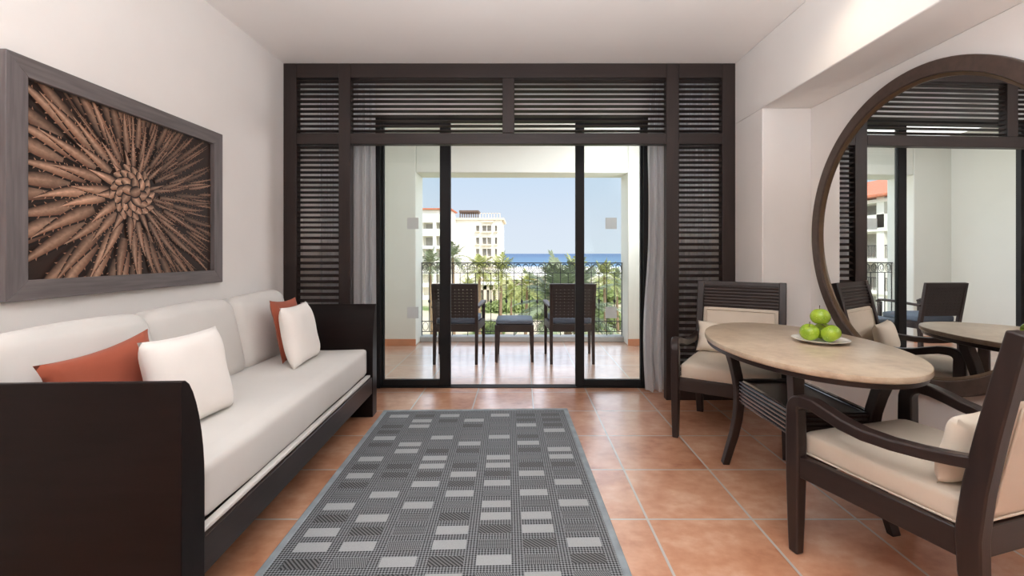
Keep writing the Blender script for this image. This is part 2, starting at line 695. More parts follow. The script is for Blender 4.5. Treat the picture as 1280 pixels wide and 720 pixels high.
M['rattan'] = m_rattan()
M['rattan_plain'] = mat('dark_rattan_wrap', rgb(54, 42, 40), .5, .2, 8, (1, 1, 20), bump=.2, bscale=60)

# ------------------------------------------------------------------ room shell
XL, XR, XM = -1.895, 1.713, 2.055          # left wall, right wall, recess wall
YS, YD, YB = 3.63, 3.96, 5.79              # louvred screen, glass door, balcony front wall
ZC, ZR = 2.69, 2.202
Y0 = -3.2
struct(obj('floor', boxes((-2.2, 2.4, Y0 - .2, 4.0, -.15, 0)), M['tiles']), 'terracotta tiled floor with pale grout joints', 'floor')
struct(obj('floor_balcony', boxes((-2.2, 2.4, 4.0, 6.2, -.15, 0)), M['tiles_out']), 'tiled floor of the balcony with reflected sky mixed into its colour', 'floor')
struct(obj('ceiling', boxes((-2.2, 2.4, Y0 - .2, 4.12, ZC, ZC + .2)), M['ceiling']), 'plain white painted ceiling of the room', 'ceiling')
struct(obj('wall_left', boxes((XL - .25, XL, Y0 - .2, 4.12, 0, ZC)), M['wall']), 'white plaster wall behind the sofa', 'wall')
struct(obj('wall_right', boxes((XM, XM + .35, Y0 - .2, 3.227, 0, ZR), (XR, XM + .35, 3.227, 4.12, 0, ZR), (XR, XM + .35, Y0 - .2, 4.12, ZR, ZC)), M['wall'], bevel=.006),
       'white plaster wall with a shallow recess holding the round mirror', 'wall')
struct(obj('wall_rear', boxes((-2.2, 2.4, Y0 - .2, Y0, 0, ZC)), M['wall']), 'white wall opposite the balcony', 'wall')
DX0, DX1, DZ = -1.325, 1.145, 2.36
struct(obj('wall_door', boxes((XL, DX0, YD, 4.12, 0, ZC), (DX1, XR, YD, 4.12, 0, ZC), (DX0, DX1, YD, 4.12, DZ, ZC)), M['wall']),
       'white wall around the glass balcony doors', 'wall')
# balcony
BX0, BX1 = -1.335, 1.363
struct(obj('wall_balcony_front', boxes((-2.2, BX0, YB, 6.2, 0, 2.9), (BX1, 2.4, YB, 6.2, 0, 2.9), (BX0, BX1, YB, 6.2, 2.2, 2.9)), M['balcony_wall'], bevel=.012),
       'pale balcony wall with a wide square opening to the sea', 'wall')
struct(obj('wall_balcony_left', boxes((-2.2, -1.86, 4.12, YB, 0, 2.9)), M['balcony_wall']), 'pale side wall of the balcony on the sofa side', 'wall')
struct(obj('wall_balcony_right', boxes((1.86, 2.4, 4.12, YB, 0, 2.9)), M['balcony_wall']), 'pale side wall of the balcony on the table side', 'wall')
struct(obj('ceiling_balcony', boxes((-2.2, 2.4, 4.12, YB, 2.6, 2.9)), M['balcony_wall']), 'pale plaster ceiling of the balcony', 'ceiling')
bm = boxes((-1.86, BX0 + .001, YB - .015, YB, 0, .085))
struct(obj('baseboard_left', bm, M['terra_skirting'], bevel=.003), 'terracotta tile baseboard below the balcony wall at the left', 'baseboard')
bm = boxes((BX1 - .001, 1.86, YB - .015, YB, 0, .085))
struct(obj('baseboard_right', bm, M['terra_skirting'], bevel=.003), 'terracotta tile baseboard below the balcony wall at the right', 'baseboard')
struct(obj('trim_kerb', boxes((BX0, BX1, 6.02, 6.2, 0, .07)), M['concrete'], bevel=.008), 'low grey kerb under the iron railing', 'kerb')

# ------------------------------------------------------------------ glass doors


def door_leaf(name, x0, x1, y0, st0, st1, label, stx):
    root = bpy.data.objects.new(name, None)
    COL.objects.link(root)
    struct(root, label, 'door')
    y1 = y0 + .045
    zt = DZ - .032
    b = boxes((x0, x0 + st0, y0, y1, .007, zt), (x1 - st1, x1, y0, y1, .007, zt), (x0 + st0, x1 - st1, y0, y1, .007, .062), (x0 + st0, x1 - st1, y0, y1, DZ - .065, zt))
    obj('sash', b, M['black_metal'], root, bevel=.003)
    obj('glass', boxes((x0 + st0, x1 - st1, y0 + .019, y0 + .025, .062, DZ - .065)), M['glass'], root)
    for z in (1.436, .651):
        s = obj('safety_sticker', boxes((stx - .05, stx + .05, y0 + .0175, y0 + .0188, z - .05, z + .05)), M['sticker'], root)
        s['label'] = 'small square frosted sticker on the glass'
    return root


door_leaf('door_1', -1.215, -.617, YD + .03, .012, .094, 'dark framed sliding glass door leaf beside the sofa', -.95)
door_leaf('door_2', .481, 1.063, YD + .03, .076, .012, 'dark framed sliding glass door leaf beside the table', .795)
b = boxes((DX0, DX0 + .105, YD - .012, YD + .10, 0, DZ), (DX1 - .08, DX1, YD - .012, YD + .10, 0, DZ), (DX0 + .105, DX1 - .08, YD - .012, YD + .10, DZ - .03, DZ),
          (DX0 + .105, DX1 - .08, YD + .0, YD + .10, 0, .006))
struct(obj('trim_door_frame', b, M['black_metal'], bevel=.003), 'dark metal frame and floor track of the sliding doors', 'door frame')

# ------------------------------------------------------------------ louvred timber screen


def sx(px):
    return (px - VX) * YS / F


def sz(py):
    return EYE - (py - VY) * YS / F


scr = thing('louvered_screen', 'tall dark brown louvred timber screen framing the balcony opening', 'screen', (0, YS, 0))
FY0, FY1 = 0.0, .07
xs = {'l0': XL + .001, 'l1': sx(370.5), 'p0': sx(423), 'p1': sx(438), 'm0': sx(628), 'm1': sx(643), 'q0': sx(833), 'q1': sx(849), 'r0': sx(903), 'r1': XR - .001}
zt0, zt1, zm0, zm1 = sz(97), ZC - .002, sz(180), sz(166)
for a, c in (('l0', 'l1'), ('p0', 'p1'), ('q0', 'q1'), ('r0', 'r1')):
    obj('stile', boxes((xs[a], xs[c], FY0, FY1, 0, zt1)), M['screen_wood'], scr, bevel=.004)
for a, c in (('l1', 'p0'), ('p1', 'q0'), ('q1', 'r0')):
    obj('crossrail', boxes((xs[a], xs[c], FY0, FY1, zt0, zt1)), M['screen_wood_x'], scr, bevel=.004)
    obj('crossrail', boxes((xs[a], xs[c], FY0, FY1, zm0, zm1)), M['screen_wood_x'], scr, bevel=.004)
for a, c in (('l1', 'p0'), ('q1', 'r0')):
    obj('crossrail', boxes((xs[a], xs[c], FY0, FY1, 0.0, .16)), M['screen_wood_x'], scr, bevel=.004)
obj('mullion', boxes((xs['m0'], xs['m1'], FY0, FY1, zm1, zt0)), M['screen_wood'], scr, bevel=.004)


def louvre(x0, x1, z0, z1, pitches, name='louver_panel', ang=lambda z: .19 if z > 2.05 else .26 if z > 1.336 else -.46, depth=.038, th=.0065):
    bm = bmesh.new()
    z = z1
    i = 0
    while True:
        p = pitches(z)
        ca, sa = math.cos(ang(z)), math.sin(ang(z))
        zc = z - p * .5
        if zc - .016 < z0:
            break
        pts = []
        for a, b_ in ((-1, -1), (1, -1), (1, 1), (-1, 1)):
            yy, zz = a * depth / 2, b_ * th / 2
            pts.append((x0, .036 + yy * ca + zz * sa, zc - yy * sa + zz * ca))
        extrude_poly(bm, pts, (x1 - x0, 0, 0))
        z -= p
    return obj(name, bm, M['screen_wood_x'], scr)


UP = lambda z: .0398
SIDE = lambda z: .0402 if z > 1.336 else .0503
louvre(xs['l1'], xs['p0'], zm1, zt0, UP)
louvre(xs['p1'], xs['m0'], zm1, zt0, UP)
louvre(xs['m1'], xs['q0'], zm1, zt0, UP)
louvre(xs['q1'], xs['r0'], zm1, zt0, UP)
louvre(xs['l1'], xs['p0'], .16, zm0, SIDE)
louvre(xs['q1'], xs['r0'], .16, zm0, SIDE)

# ------------------------------------------------------------------ curtains


def curtain(name, x0, x1, y, amp, waves, label, seed, z1=2.62, edge=None):
    bm = bmesh.new()
    n, m = 120, 30
    g = []
    for i in range(n + 1):
        row = []
        u = i / n
        for j in range(m + 1):
            v = j / m
            z = .015 + v * (z1 - .015)
            a = amp * (1.0 - .35 * v)
            yy = y + a * math.sin(2 * PI * waves * u + .5 * math.sin(3 * v + seed)) + .012 * math.sin(2 * PI * waves * 2.3 * u + seed)
            xx = x0 + (x1 - x0) * u
            if edge:
                xx += edge(v) * (1 - u)
            row.append(bm.verts.new((xx, yy, z)))
        g.append(row)
    for i in range(n):
        for j in range(m):
            bm.faces.new((g[i][j], g[i + 1][j], g[i + 1][j + 1], g[i][j + 1]))
    o = obj(name, bm, M['curtain'], smooth=80)
    return tag(o, label, 'curtain')


curtain('sheer_curtain', -1.70, -1.225, 3.83, .035, 7, 'white sheer curtain gathered behind the louvres on the sofa side', 1)
curtain('sheer_curtain', 1.085, 1.60, 3.83, .035, 8, 'white sheer curtain gathered behind the louvres on the table side', 2, edge=lambda v: -.03 + .055 * max(0, v - .55) * 2 - .02 * math.sin(v * 9))

# ------------------------------------------------------------------ rug
RUGW, RUGL = 1.362, 2.46
rug = thing('area_rug', 'long grey woven rug with rows of pale rectangles on the tiled floor', 'rug', (-1.013, 3.371, 0), math.radians(1.72))
LIGHT = {0: (0, 2, 4), 1: (1, 3), 2: (1, 5), 3: (6,), 4: (0, 2, 4), 5: (1, 3, 5), 6: (1, 6), 7: (0, 2, 4, 6), 8: (2, 4), 9: (0, 3, 5), 10: (2, 4, 6), 11: (1, 3, 5),
         12: (0, 2, 4, 6), 13: (1, 4, 5), 14: (0, 3, 5), 15: (0, 1, 3, 6), 16: (2, 4), 17: (0, 3, 5), 18: (1, 6), 19: (2, 4), 20: (0, 3, 5), 21: (1, 4, 6), 22: (2, 5), 23: (0, 3, 6)}
DIAG = {1: (2,), 3: (0,), 6: (2, 3, 5), 8: (0, 3, 5), 9: (1, 4), 10: (0,), 13: (0, 3), 14: (1, 4), 15: (5,), 16: (0, 3, 6), 17: (1,), 19: (3, 5)}
xb, c = [.03], .074
for k in range(7):
    xb += [c, c + .134]
    c += .18
xb.append(RUGW - .03)
yb = [-.03]
for k in range(24):
    yc = -.124 - .0968 * k
    yb += [yc + .029, yc - .029]
yb.append(-RUGL + .03)
bm = bmesh.new()
ZT = .009
G = [[bm.verts.new((x, y, ZT)) for y in yb] for x in xb]
rr = random.Random(3)
for i in range(len(xb) - 1):
    for j in range(len(yb) - 1):
        f = bm.faces.new((G[i][j], G[i][j + 1], G[i + 1][j + 1], G[i + 1][j]))
        if i % 2 == 1 and j % 2 == 1:
            ci, ri = i // 2, j // 2
            if ci in LIGHT.get(ri, ()):
                f.material_index = 1
            elif ci in DIAG.get(ri, ()):
                f.material_index = 2
            else:
                f.material_index = rr.choice((3, 4, 3, 4, 2))
# skirt down to the floor so the pile has thickness
ring = [(xb[0], yb[0]), (xb[-1], yb[0]), (xb[-1], yb[-1]), (xb[0], yb[-1])]
v0 = [bm.verts.new((x, y, ZT)) for x, y in ring]
v1 = [bm.verts.new((x, y, .001)) for x, y in ring]
for k in range(4):
    bm.faces.new((v0[k], v0[(k + 1) % 4], v1[(k + 1) % 4], v1[k]))
bm.faces.new(v1[::-1])
obj('woven_pile', bm, [M['rug_dots'], M['rug_light'], M['rug_diag'], M['rug_vert'], M['rug_hatch']], rug)
bm = bmesh.new()
for (a0, a1, c0, c1) in ((0, RUGW, -.031, 0), (0, RUGW, -RUGL, -RUGL + .031), (0, .031, -RUGL + .031, -.031), (RUGW - .031, RUGW, -RUGL + .031, -.031)):
    box(bm, a0, a1, c0, c1, .001, .0125)
obj('binding', bm, M['binding'], rug, bevel=.004)

# ------------------------------------------------------------------ sofa
sofa = thing('daybed_sofa', 'long dark wood framed sofa with cream cushions against the left wall', 'sofa', (-1.020, 2.33, 0), math.radians(2.4))
SD = .82


def arm_poly(sign, y_out):
    # profile in (y, z): flat outer face, inner face flaring outward below the narrow top
    pts = [(y_out, 0), (y_out, .80)]
    for k in range(9):
        a = k / 8
        w = .018 + .087 * math.sin(a * PI / 2)
        pts.append((y_out + sign * w, .80 - .33 * (1 - math.cos(a * PI / 2)) ** .8 if k else .80))
    pts.append((y_out + sign * .105, 0))
    return pts


for sgn, yo in ((1, -1.02), (-1, 1.03)):
    bm = bmesh.new()
    extrude_poly(bm, [(-SD, y, z) for y, z in arm_poly(sgn, yo)], (SD, 0, 0))
    obj('armrest', bm, M['sofa_wood'], sofa, smooth=25, bevel=.003)
obj('front_rail', boxes((-.05, -.004, -.917, .927, .17, .285)), M['wood_y'], sofa, bevel=.003)
obj('platform', boxes((-SD + .04, -.05, -.917, .927, .20, .30)), M['sofa_wood'], sofa)
obj('back_panel', boxes((-SD, -SD + .04, -.917, .927, .17, .74)), M['sofa_wood'], sofa, bevel=.003)
bm = cushion(.03, 1.84, .018, .006, n=8, wob=.001)
obj('mattress_base', bm, M['linen'], sofa, (-.030, .005, .295), smooth=60)
bm = cushion(SD - .09, 1.838, .195, .034, (.012, 0, .012), n=22, wob=.006, seed=2)
obj('seat_cushion', bm, M['linen'], sofa, (-.032 - (SD - .09) / 2, .005, .398), smooth=60)
for k, (ya, yb_) in enumerate(((-.912, -.30), (-.298, .318), (.32, .922))):
    bm = cushion(.17, yb_ - ya, .43, .06, (.025, .0, .012), n=16, wob=.008, seed=5 + k)
    o = obj('back_cushion', bm, M['linen'], sofa, (-.655, (ya + yb_) / 2, .69), (0, math.radians(-12), 0), smooth=60)


def throw(name, label, m, w, h, t, loc, rz, lean, roll=0.0, seed=0, group=None, pinch=.09):
    """throw pillow whose bottom edge rests near loc; front faces local -y before rz"""
    bm = pillow(w, h, t, seed, pinch=pinch)
    bmesh.ops.transform(bm, matrix=Matrix.Translation((0, 0, h / 2)) @ Matrix.Rotation(lean, 4, 'X') @ Matrix.Rotation(roll, 4, 'Y'), verts=bm.verts)
    zmin = min(v.co.z for v in bm.verts)
    bmesh.ops.translate(bm, vec=(0, 0, -zmin), verts=bm.verts)
    o = obj(name, bm, m, loc=loc, rot=(0, 0, rz), smooth=80)
    return tag(o, label, 'pillow', group)


# pillows face the room (+x): rz = 90 deg turns local -y to +x
throw('throw_pillow', 'white square pillow leaning on a rust one beside the near sofa arm', M['white_cotton'], .385, .36, .13, (-1.31, 1.805, .502), math.radians(90 - 3), math.radians(-13), seed=3, pinch=.06)
throw('throw_pillow', 'rust orange pillow behind the white one, half hidden by the near sofa arm', M['rust'], .46, .335, .09, (-1.462, 1.63, .502), math.radians(90 + 2), math.radians(-13), math.radians(-5), seed=8, pinch=.13)
throw('throw_pillow', 'cream square pillow in front of a rust one by the louvres', M['white_cotton'], .385, .365, .12, (-1.352, 2.79, .502), math.radians(90 + 5), math.radians(-12), seed=4, pinch=.06)
throw('throw_pillow', 'rust orange pillow mostly hidden behind the cream one by the louvres', M['rust'], .36, .385, .05, (-1.468, 2.885, .502), math.radians(90 + 4), math.radians(-12), math.radians(2), seed=6)

# ------------------------------------------------------------------ framed print
PY0, PY1, PZ0, PZ1, PXF = 1.645, 2.842, .993, 1.912, XL + .032
pic = thing('framed_picture', 'large sepia photograph of a spiky agave rosette in a grey wood frame', 'picture', (XL, (PY0 + PY1) / 2, PZ0))
pyc = (PY0 + PY1) / 2
PW, PH, FWD = PY1 - PY0, PZ1 - PZ0, .076
# local: x out of the wall, y along, z up from bottom


def mitre(corners_o, corners_i, x0, x1):
    bm = bmesh.new()
    a = [(x0, *corners_o[0]), (x0, *corners_o[1]), (x0, *corners_i[1]), (x0, *corners_i[0])]
    extrude_poly(bm, a, (x1 - x0, 0, 0))
    return bm


oc = [(-PW / 2, 0), (PW / 2, 0), (PW / 2, PH), (-PW / 2, PH)]
ic = [(-PW / 2 + FWD, FWD), (PW / 2 - FWD, FWD), (PW / 2 - FWD, PH - FWD), (-PW / 2 + FWD, PH - FWD)]
for k in range(4):
    o = obj('frame_bar', mitre((oc[k], oc[(k + 1) % 4]), (ic[k], ic[(k + 1) % 4]), .002, .034), M['frame_grey'] if k % 2 == 0 else M['frame_grey_v'], pic, bevel=.002)
    o.data.materials[0] = M['frame_grey'] if k % 2 == 0 else M['frame_grey_v']
bm = bmesh.new()
cl = bm.loops.layers.float_color.new('Col')


def colface(f, cols):
    for lp, c_ in zip(f.loops, cols):
        lp[cl] = (*c_, 1)


cw, chh = PW - 2 * FWD, PH - 2 * FWD
cy, cz = -.035, PH / 2 + .012
xb0 = .008
f = bm.faces.new([bm.verts.new(p) for p in ((xb0, -PW / 2 + FWD, FWD), (xb0, PW / 2 - FWD, FWD), (xb0, PW / 2 - FWD, PH - FWD), (xb0, -PW / 2 + FWD, PH - FWD))])
colface(f, [rgb(50, 33, 26)] * 4)
ra = random.Random(21)
order = 0


def lerp(a, b_, t):
    return tuple(x + (y - x) * t for x, y in zip(a, b_))


def leaf(ang, r0, r1, w, bright, curve, teeth, blunt=False):
    """one agave blade of the printed photograph: serrated, with a pale and a dark half"""
    global order
    order += 1
    n = 8
    lit, mid, drk = rgb(236, 190, 160), rgb(158, 106, 78), rgb(30, 18, 14)
    flip = 1 if math.sin(ang - 2.4) > 0 else -1
    for grow, dark in ((1.32, True), (1.0, False)):
        xx = xb0 + .0004 + order * .000024 + (0 if dark else .00001)
        prev = None
        for k in range(n + 1):
            t = k / n
            r = r0 + (r1 - r0) * t
            a2 = curve * t * t
            d = Vector((math.cos(ang + a2), math.sin(ang + a2)))
            nrm = Vector((-d.y, d.x))
            c_ = d * r
            if blunt:
                wd = w * math.sqrt(max(0, 1 - (2 * t - 1) ** 2)) ** .8 if 0 < t < 1 else 0
                wd = max(wd, w * .35 * (1 - t))
            else:
                wd = w * (.70 + .30 * math.sin(min(1, t * 3.2) * PI / 2)) * (1 - t ** 1.35)
            wd *= grow
            if dark:
                cm = e1 = e2 = drk
            else:
                b0 = bright * (.30 + .70 * math.sin(min(1, .12 + t * 1.1) * PI * .60))
                cm = lerp(drk, lit, min(1, b0))
                e1 = lerp(drk, mid, min(1, b0 * 1.0)) if flip > 0 else lerp(drk, mid, b0 * .25)
                e2 = lerp(drk, mid, b0 * .25) if flip > 0 else lerp(drk, mid, min(1, b0 * 1.0))
            pc = Vector((xx, cy + c_.x, cz + c_.y))
            pl = pc + Vector((0, nrm.x * wd, nrm.y * wd))
            pr = pc - Vector((0, nrm.x * wd, nrm.y * wd))
            if prev:
                for (q1, p1, k1, c1) in ((1, pl, 4, e1), (2, pr, 5, e2)):
                    if (p1 - pc).length < 1e-6:
                        f = bm.faces.new([bm.verts.new(p) for p in (prev[0], pc, prev[q1])])
                        colface(f, (prev[3], cm, prev[k1]))
                    elif (prev[q1] - prev[0]).length < 1e-6:
                        f = bm.faces.new([bm.verts.new(p) for p in (prev[0], pc, p1)])
                        colface(f, (prev[3], cm, c1))
                    else:
                        f = bm.faces.new([bm.verts.new(p) for p in (prev[0], pc, p1, prev[q1])])
                        colface(f, (prev[3], cm, c1, prev[k1]))
                if teeth and not dark and 1 < k < n:
                    for q0, q1, sg in ((prev[1], pl, 1), (prev[2], pr, -1)):
                        p0 = q0.lerp(q1, .5)
                        out = Vector((0, nrm.x * sg, nrm.y * sg))
                        al = Vector((0, d.x, d.y))
                        L_ = .10 * w + .0032
                        f = bm.faces.new([bm.verts.new(p) for p in (p0 - al * L_ * .6, p0 + al * L_ * .6, p0 + out * L_ * 1.4 + al * L_ * .9)])
                        colface(f, (mid, mid, lerp(drk, lit, min(1, bright))))
            prev = (pc, pl, pr, cm, e1, e2)


GA = PI * (3 - math.sqrt(5))
for i in range(150):                  # fine background blades, mostly toward the top and the right
    ang = ra.uniform(-1.2, 2.3)
    r0 = ra.uniform(.12, .52)
    leaf(ang, r0, r0 + ra.uniform(.16, .30), ra.uniform(.006, .013), ra.uniform(.30, .62), ra.uniform(-.04, .06), True)
NL = 105
for i in range(NL):
    k = NL - i                        # outermost first
    q = k / NL
    ang = k * GA
    left = .5 - .5 * math.cos(ang - .30)          # 1 toward the left and bottom of the print
    r0 = .075 + (.28 + .06 * left) * q ** 1.0
    ln = .075 + .30 * q ** .75 * (.75 + .60 * left)
    w = (.023 + .013 * min(1, q * 1.6)) * (.45 + .60 * left)
    br = (.52 + .50 * left) * (1.0 - .48 * q) * ra.uniform(.7, 1.12)
    leaf(ang + ra.uniform(-.11, .11), r0, r0 + ln, w, br, ra.uniform(-.04, .07), q > .10)
for i in range(34):                   # closed bud in the middle
    k = 33 - i
    r = .0165 * math.sqrt(k)
    leaf(k * GA + .3, r - .020, r + .046, .0225, .80 * ra.uniform(.6, 1.15), .25, False, True)
for co, no in (((0, PW / 2 - FWD, 0), (0, 1, 0)), ((0, -PW / 2 + FWD, 0), (0, -1, 0)), ((0, 0, PH - FWD), (0, 0, 1)), ((0, 0, FWD), (0, 0, -1))):
    bmesh.ops.bisect_plane(bm, geom=bm.verts[:] + bm.edges[:] + bm.faces[:], plane_co=co, plane_no=no, clear_outer=True)
obj('print', bm, M['print'], pic)
obj('backing_board', boxes((.001, .007, -PW / 2 + .01, PW / 2 - .01, .01, PH - .01)), M['groove'], pic)

# ------------------------------------------------------------------ round mirror
MX, MYC, MZC, MR = XM - .003, 2.318, 1.297, .820
mir = thing('round_mirror', 'large round wall mirror with a broad dark wood frame', 'mirror', (MX, MYC, MZC), math.radians(1.7))


def ring_profile(prof, n=128):
    """prof: closed list of (r, depth) ; axis = local x, depth toward -x"""
    bm = bmesh.new()
    rings = []
    for k in range(n):
        a = 2 * PI * k / n
        rings.append([bm.verts.new((-d, r * math.cos(a) * .958, r * math.sin(a))) for r, d in prof])
    m = len(prof)
    for k in range(n):
        A, B = rings[k], rings[(k + 1) % n]
        for j in range(m):
            bm.faces.new((A[j], A[(j + 1) % m], B[(j + 1) % m], B[j]))
    return bm


obj('frame', ring_profile([(MR, .024), (MR, .046), (MR - .004, .050), (MR - .066, .054), (MR - .070, .051), (MR - .072, .044), (MR - .072, .024)]), M['mirror_wood'], mir, smooth=30)
obj('gilt_lip', ring_profile([(MR - .071, .024), (MR - .071, .044), (MR - .074, .046), (MR - .088, .036), (MR - .088, .024)]), M['bronze_lip'], mir, smooth=30)
bm = bmesh.new()
lathe(bm, [(0, 0), (MR - .08, 0), (MR - .08, .004), (0, .004)], 96)
bmesh.ops.transform(bm, matrix=Matrix.Translation((-.031, 0, 0)) @ Matrix.Diagonal((1, .958, 1, 1)) @ Matrix.Rotation(PI / 2, 4, 'Y'), verts=bm.verts)
obj('mirror_glass', bm, M['mirror'], mir)

# ------------------------------------------------------------------ oval table
TBX, TBY, TBZ = 1.345, 2.215, .74
tab = thing('oval_table', 'oval stone topped dining table on curved dark wood legs', 'table', (TBX, TBY, 0), 0)
AX, BY = .392, .640
bm = lathe(bmesh.new(), [(0, .713), (.985, .713), (.997, .717), (1.0, .722), (1.0, .732), (.996, .738), (.985, .740), (0, .740)], 96, sx=AX, sy=BY)
o = obj('stone_top', bm, M['marble'], tab, smooth=30, rot=(0, 0, math.radians(-5.5)))
bm = lathe(bmesh.new(), [(0, .690), (.955, .690), (.975, .694), (.978, .713), (0, .713)], 96, sx=AX, sy=BY)
obj('wood_rim', bm, M['wood_y'], tab, smooth=30, rot=(0, 0, math.radians(-5.5)))
LX, LY = .160, .258
for qx in (-1, 1):
    for qy in (-1, 1):
        prof = [(.045, .695), (.040, .64), (.022, .57), (.008, .50), (.0, .43), (.0, .36), (.006, .28), (.022, .18), (.042, .09), (.062, .0)]
        pts = [(qx * (LX + o_ * .75), qy * (LY + o_ * 1.05), z) for o_, z in prof]
        obj('leg', sweep(bmesh.new(), pts, [.052, .052, .050, .048, .046, .044, .042, .040, .038, .036], [.05, .048, .046, .046, .046, .044, .042, .040, .038, .036], side=(0, 1, 0)), M['wood'], tab, smooth=30, bevel=.004)
obj('shelf', boxes((-LX + .005, LX - .005, -LY + .005, LY - .005, .455, .478)), M['wood_y'], tab, bevel=.003)


def reeded(x0, x1, y0, y1, z0, z1, n, axis):
    """apron board with n rounded horizontal reeds"""
    bm = bmesh.new()
    box(bm, x0, x1, y0, y1, z0, z1)
    p = (z1 - z0) / n
    for k in range(n):
        zc = z0 + p * (k + .5)
        if axis == 'x':
            for s_, xx in ((-1, x0), (1, x1)):
                tube(bm, [(xx, y0, zc), (xx, y1, zc)], p * .36, 8)
        else:
            for s_, yy in ((-1, y0), (1, y1)):
                tube(bm, [(x0, yy, zc), (x1, yy, zc)], p * .36, 8)
    return bm


for s_ in (-1, 1):
    obj('reeded_apron', reeded(s_ * LX - .009, s_ * LX + .009, -LY + .02, LY - .02, .372, .490, 6, 'x'), M['wood_gloss'], tab, smooth=40)
    obj('reeded_apron', reeded(-LX + .02, LX - .02, s_ * LY - .009, s_ * LY + .009, .372, .490, 6, 'y'), M['wood_x'], tab, smooth=40)

# plate and apples
PLX, PLY = 1.452, 2.205
plate = tag(obj('plate', lathe(bmesh.new(), [(0, .004), (.055, .004), (.058, .0), (.064, .0), (.068, .005), (.112, .014), (.121, .017), (.1225, .0195), (.119, .020), (.108, .0165), (.066, .0085), (0, .008)], 56), M['ceramic'], loc=(PLX, PLY, TBZ + .0006), smooth=50),
            'shallow round white plate under the green apples', 'plate')


def apple_bm(r=.043):
    prof = []
    n = 20
    for k in range(n + 1):
        a = PI * k / n
        rad = math.sin(a) * (1 + .06 * math.cos(a))
        z = -math.cos(a) * .92
        dip = math.exp(-(rad / .30) ** 2) * .20
        z += dip if k < n / 2 else -dip * 1.25
        prof.append((r * rad if 0 < k < n else 0, r * z))
    return lathe(bmesh.new(), prof, 28)


ap = thing('apple', 'green apple at the corner of the plate closest to the balcony', 'apple', (0, 0, 0), 0, 'green apples on the plate')
obj('skin', apple_bm(), M['apple'], ap, smooth=180)
obj('stem', tube(bmesh.new(), [(0, 0, .028), (.002, 0, .040), (.006, .002, .052)], [.0016, .0014, .002], 6), M['stem'], ap)
spots = [((PLX - .050, PLY + .006, TBZ + .0500), .3, 'green apple on the plate, nearest the louvred screen of the lower three'),
         ((PLX + .018, PLY - .046, TBZ + .0520), 1.4, 'green apple on the plate, nearest the near armchair of the lower three'),
         ((PLX + .036, PLY + .040, TBZ + .0500), 2.2, 'green apple on the plate, half hidden at the back beside the mirror'),
         ((PLX - .004, PLY - .004, TBZ + .1265), 3.9, 'green apple on top of the little pile')]
tilts = [(.22, -.30), (-.55, .35), (.25, .3), (.1, -.18)]
for k, (p, rz, lb) in enumerate(spots):
    if k == 0:
        ap.location = p
        ap.rotation_euler = (0, 0, rz)
        ap['label'] = lb
        a = ap
    else:
        a = dup(ap, p, rz, lb)
    a.rotation_euler = (tilts[k][0], tilts[k][1], rz)

# ------------------------------------------------------------------ armchairs
FW2, RW2, FD, RD = .305, .266, .27, -.27


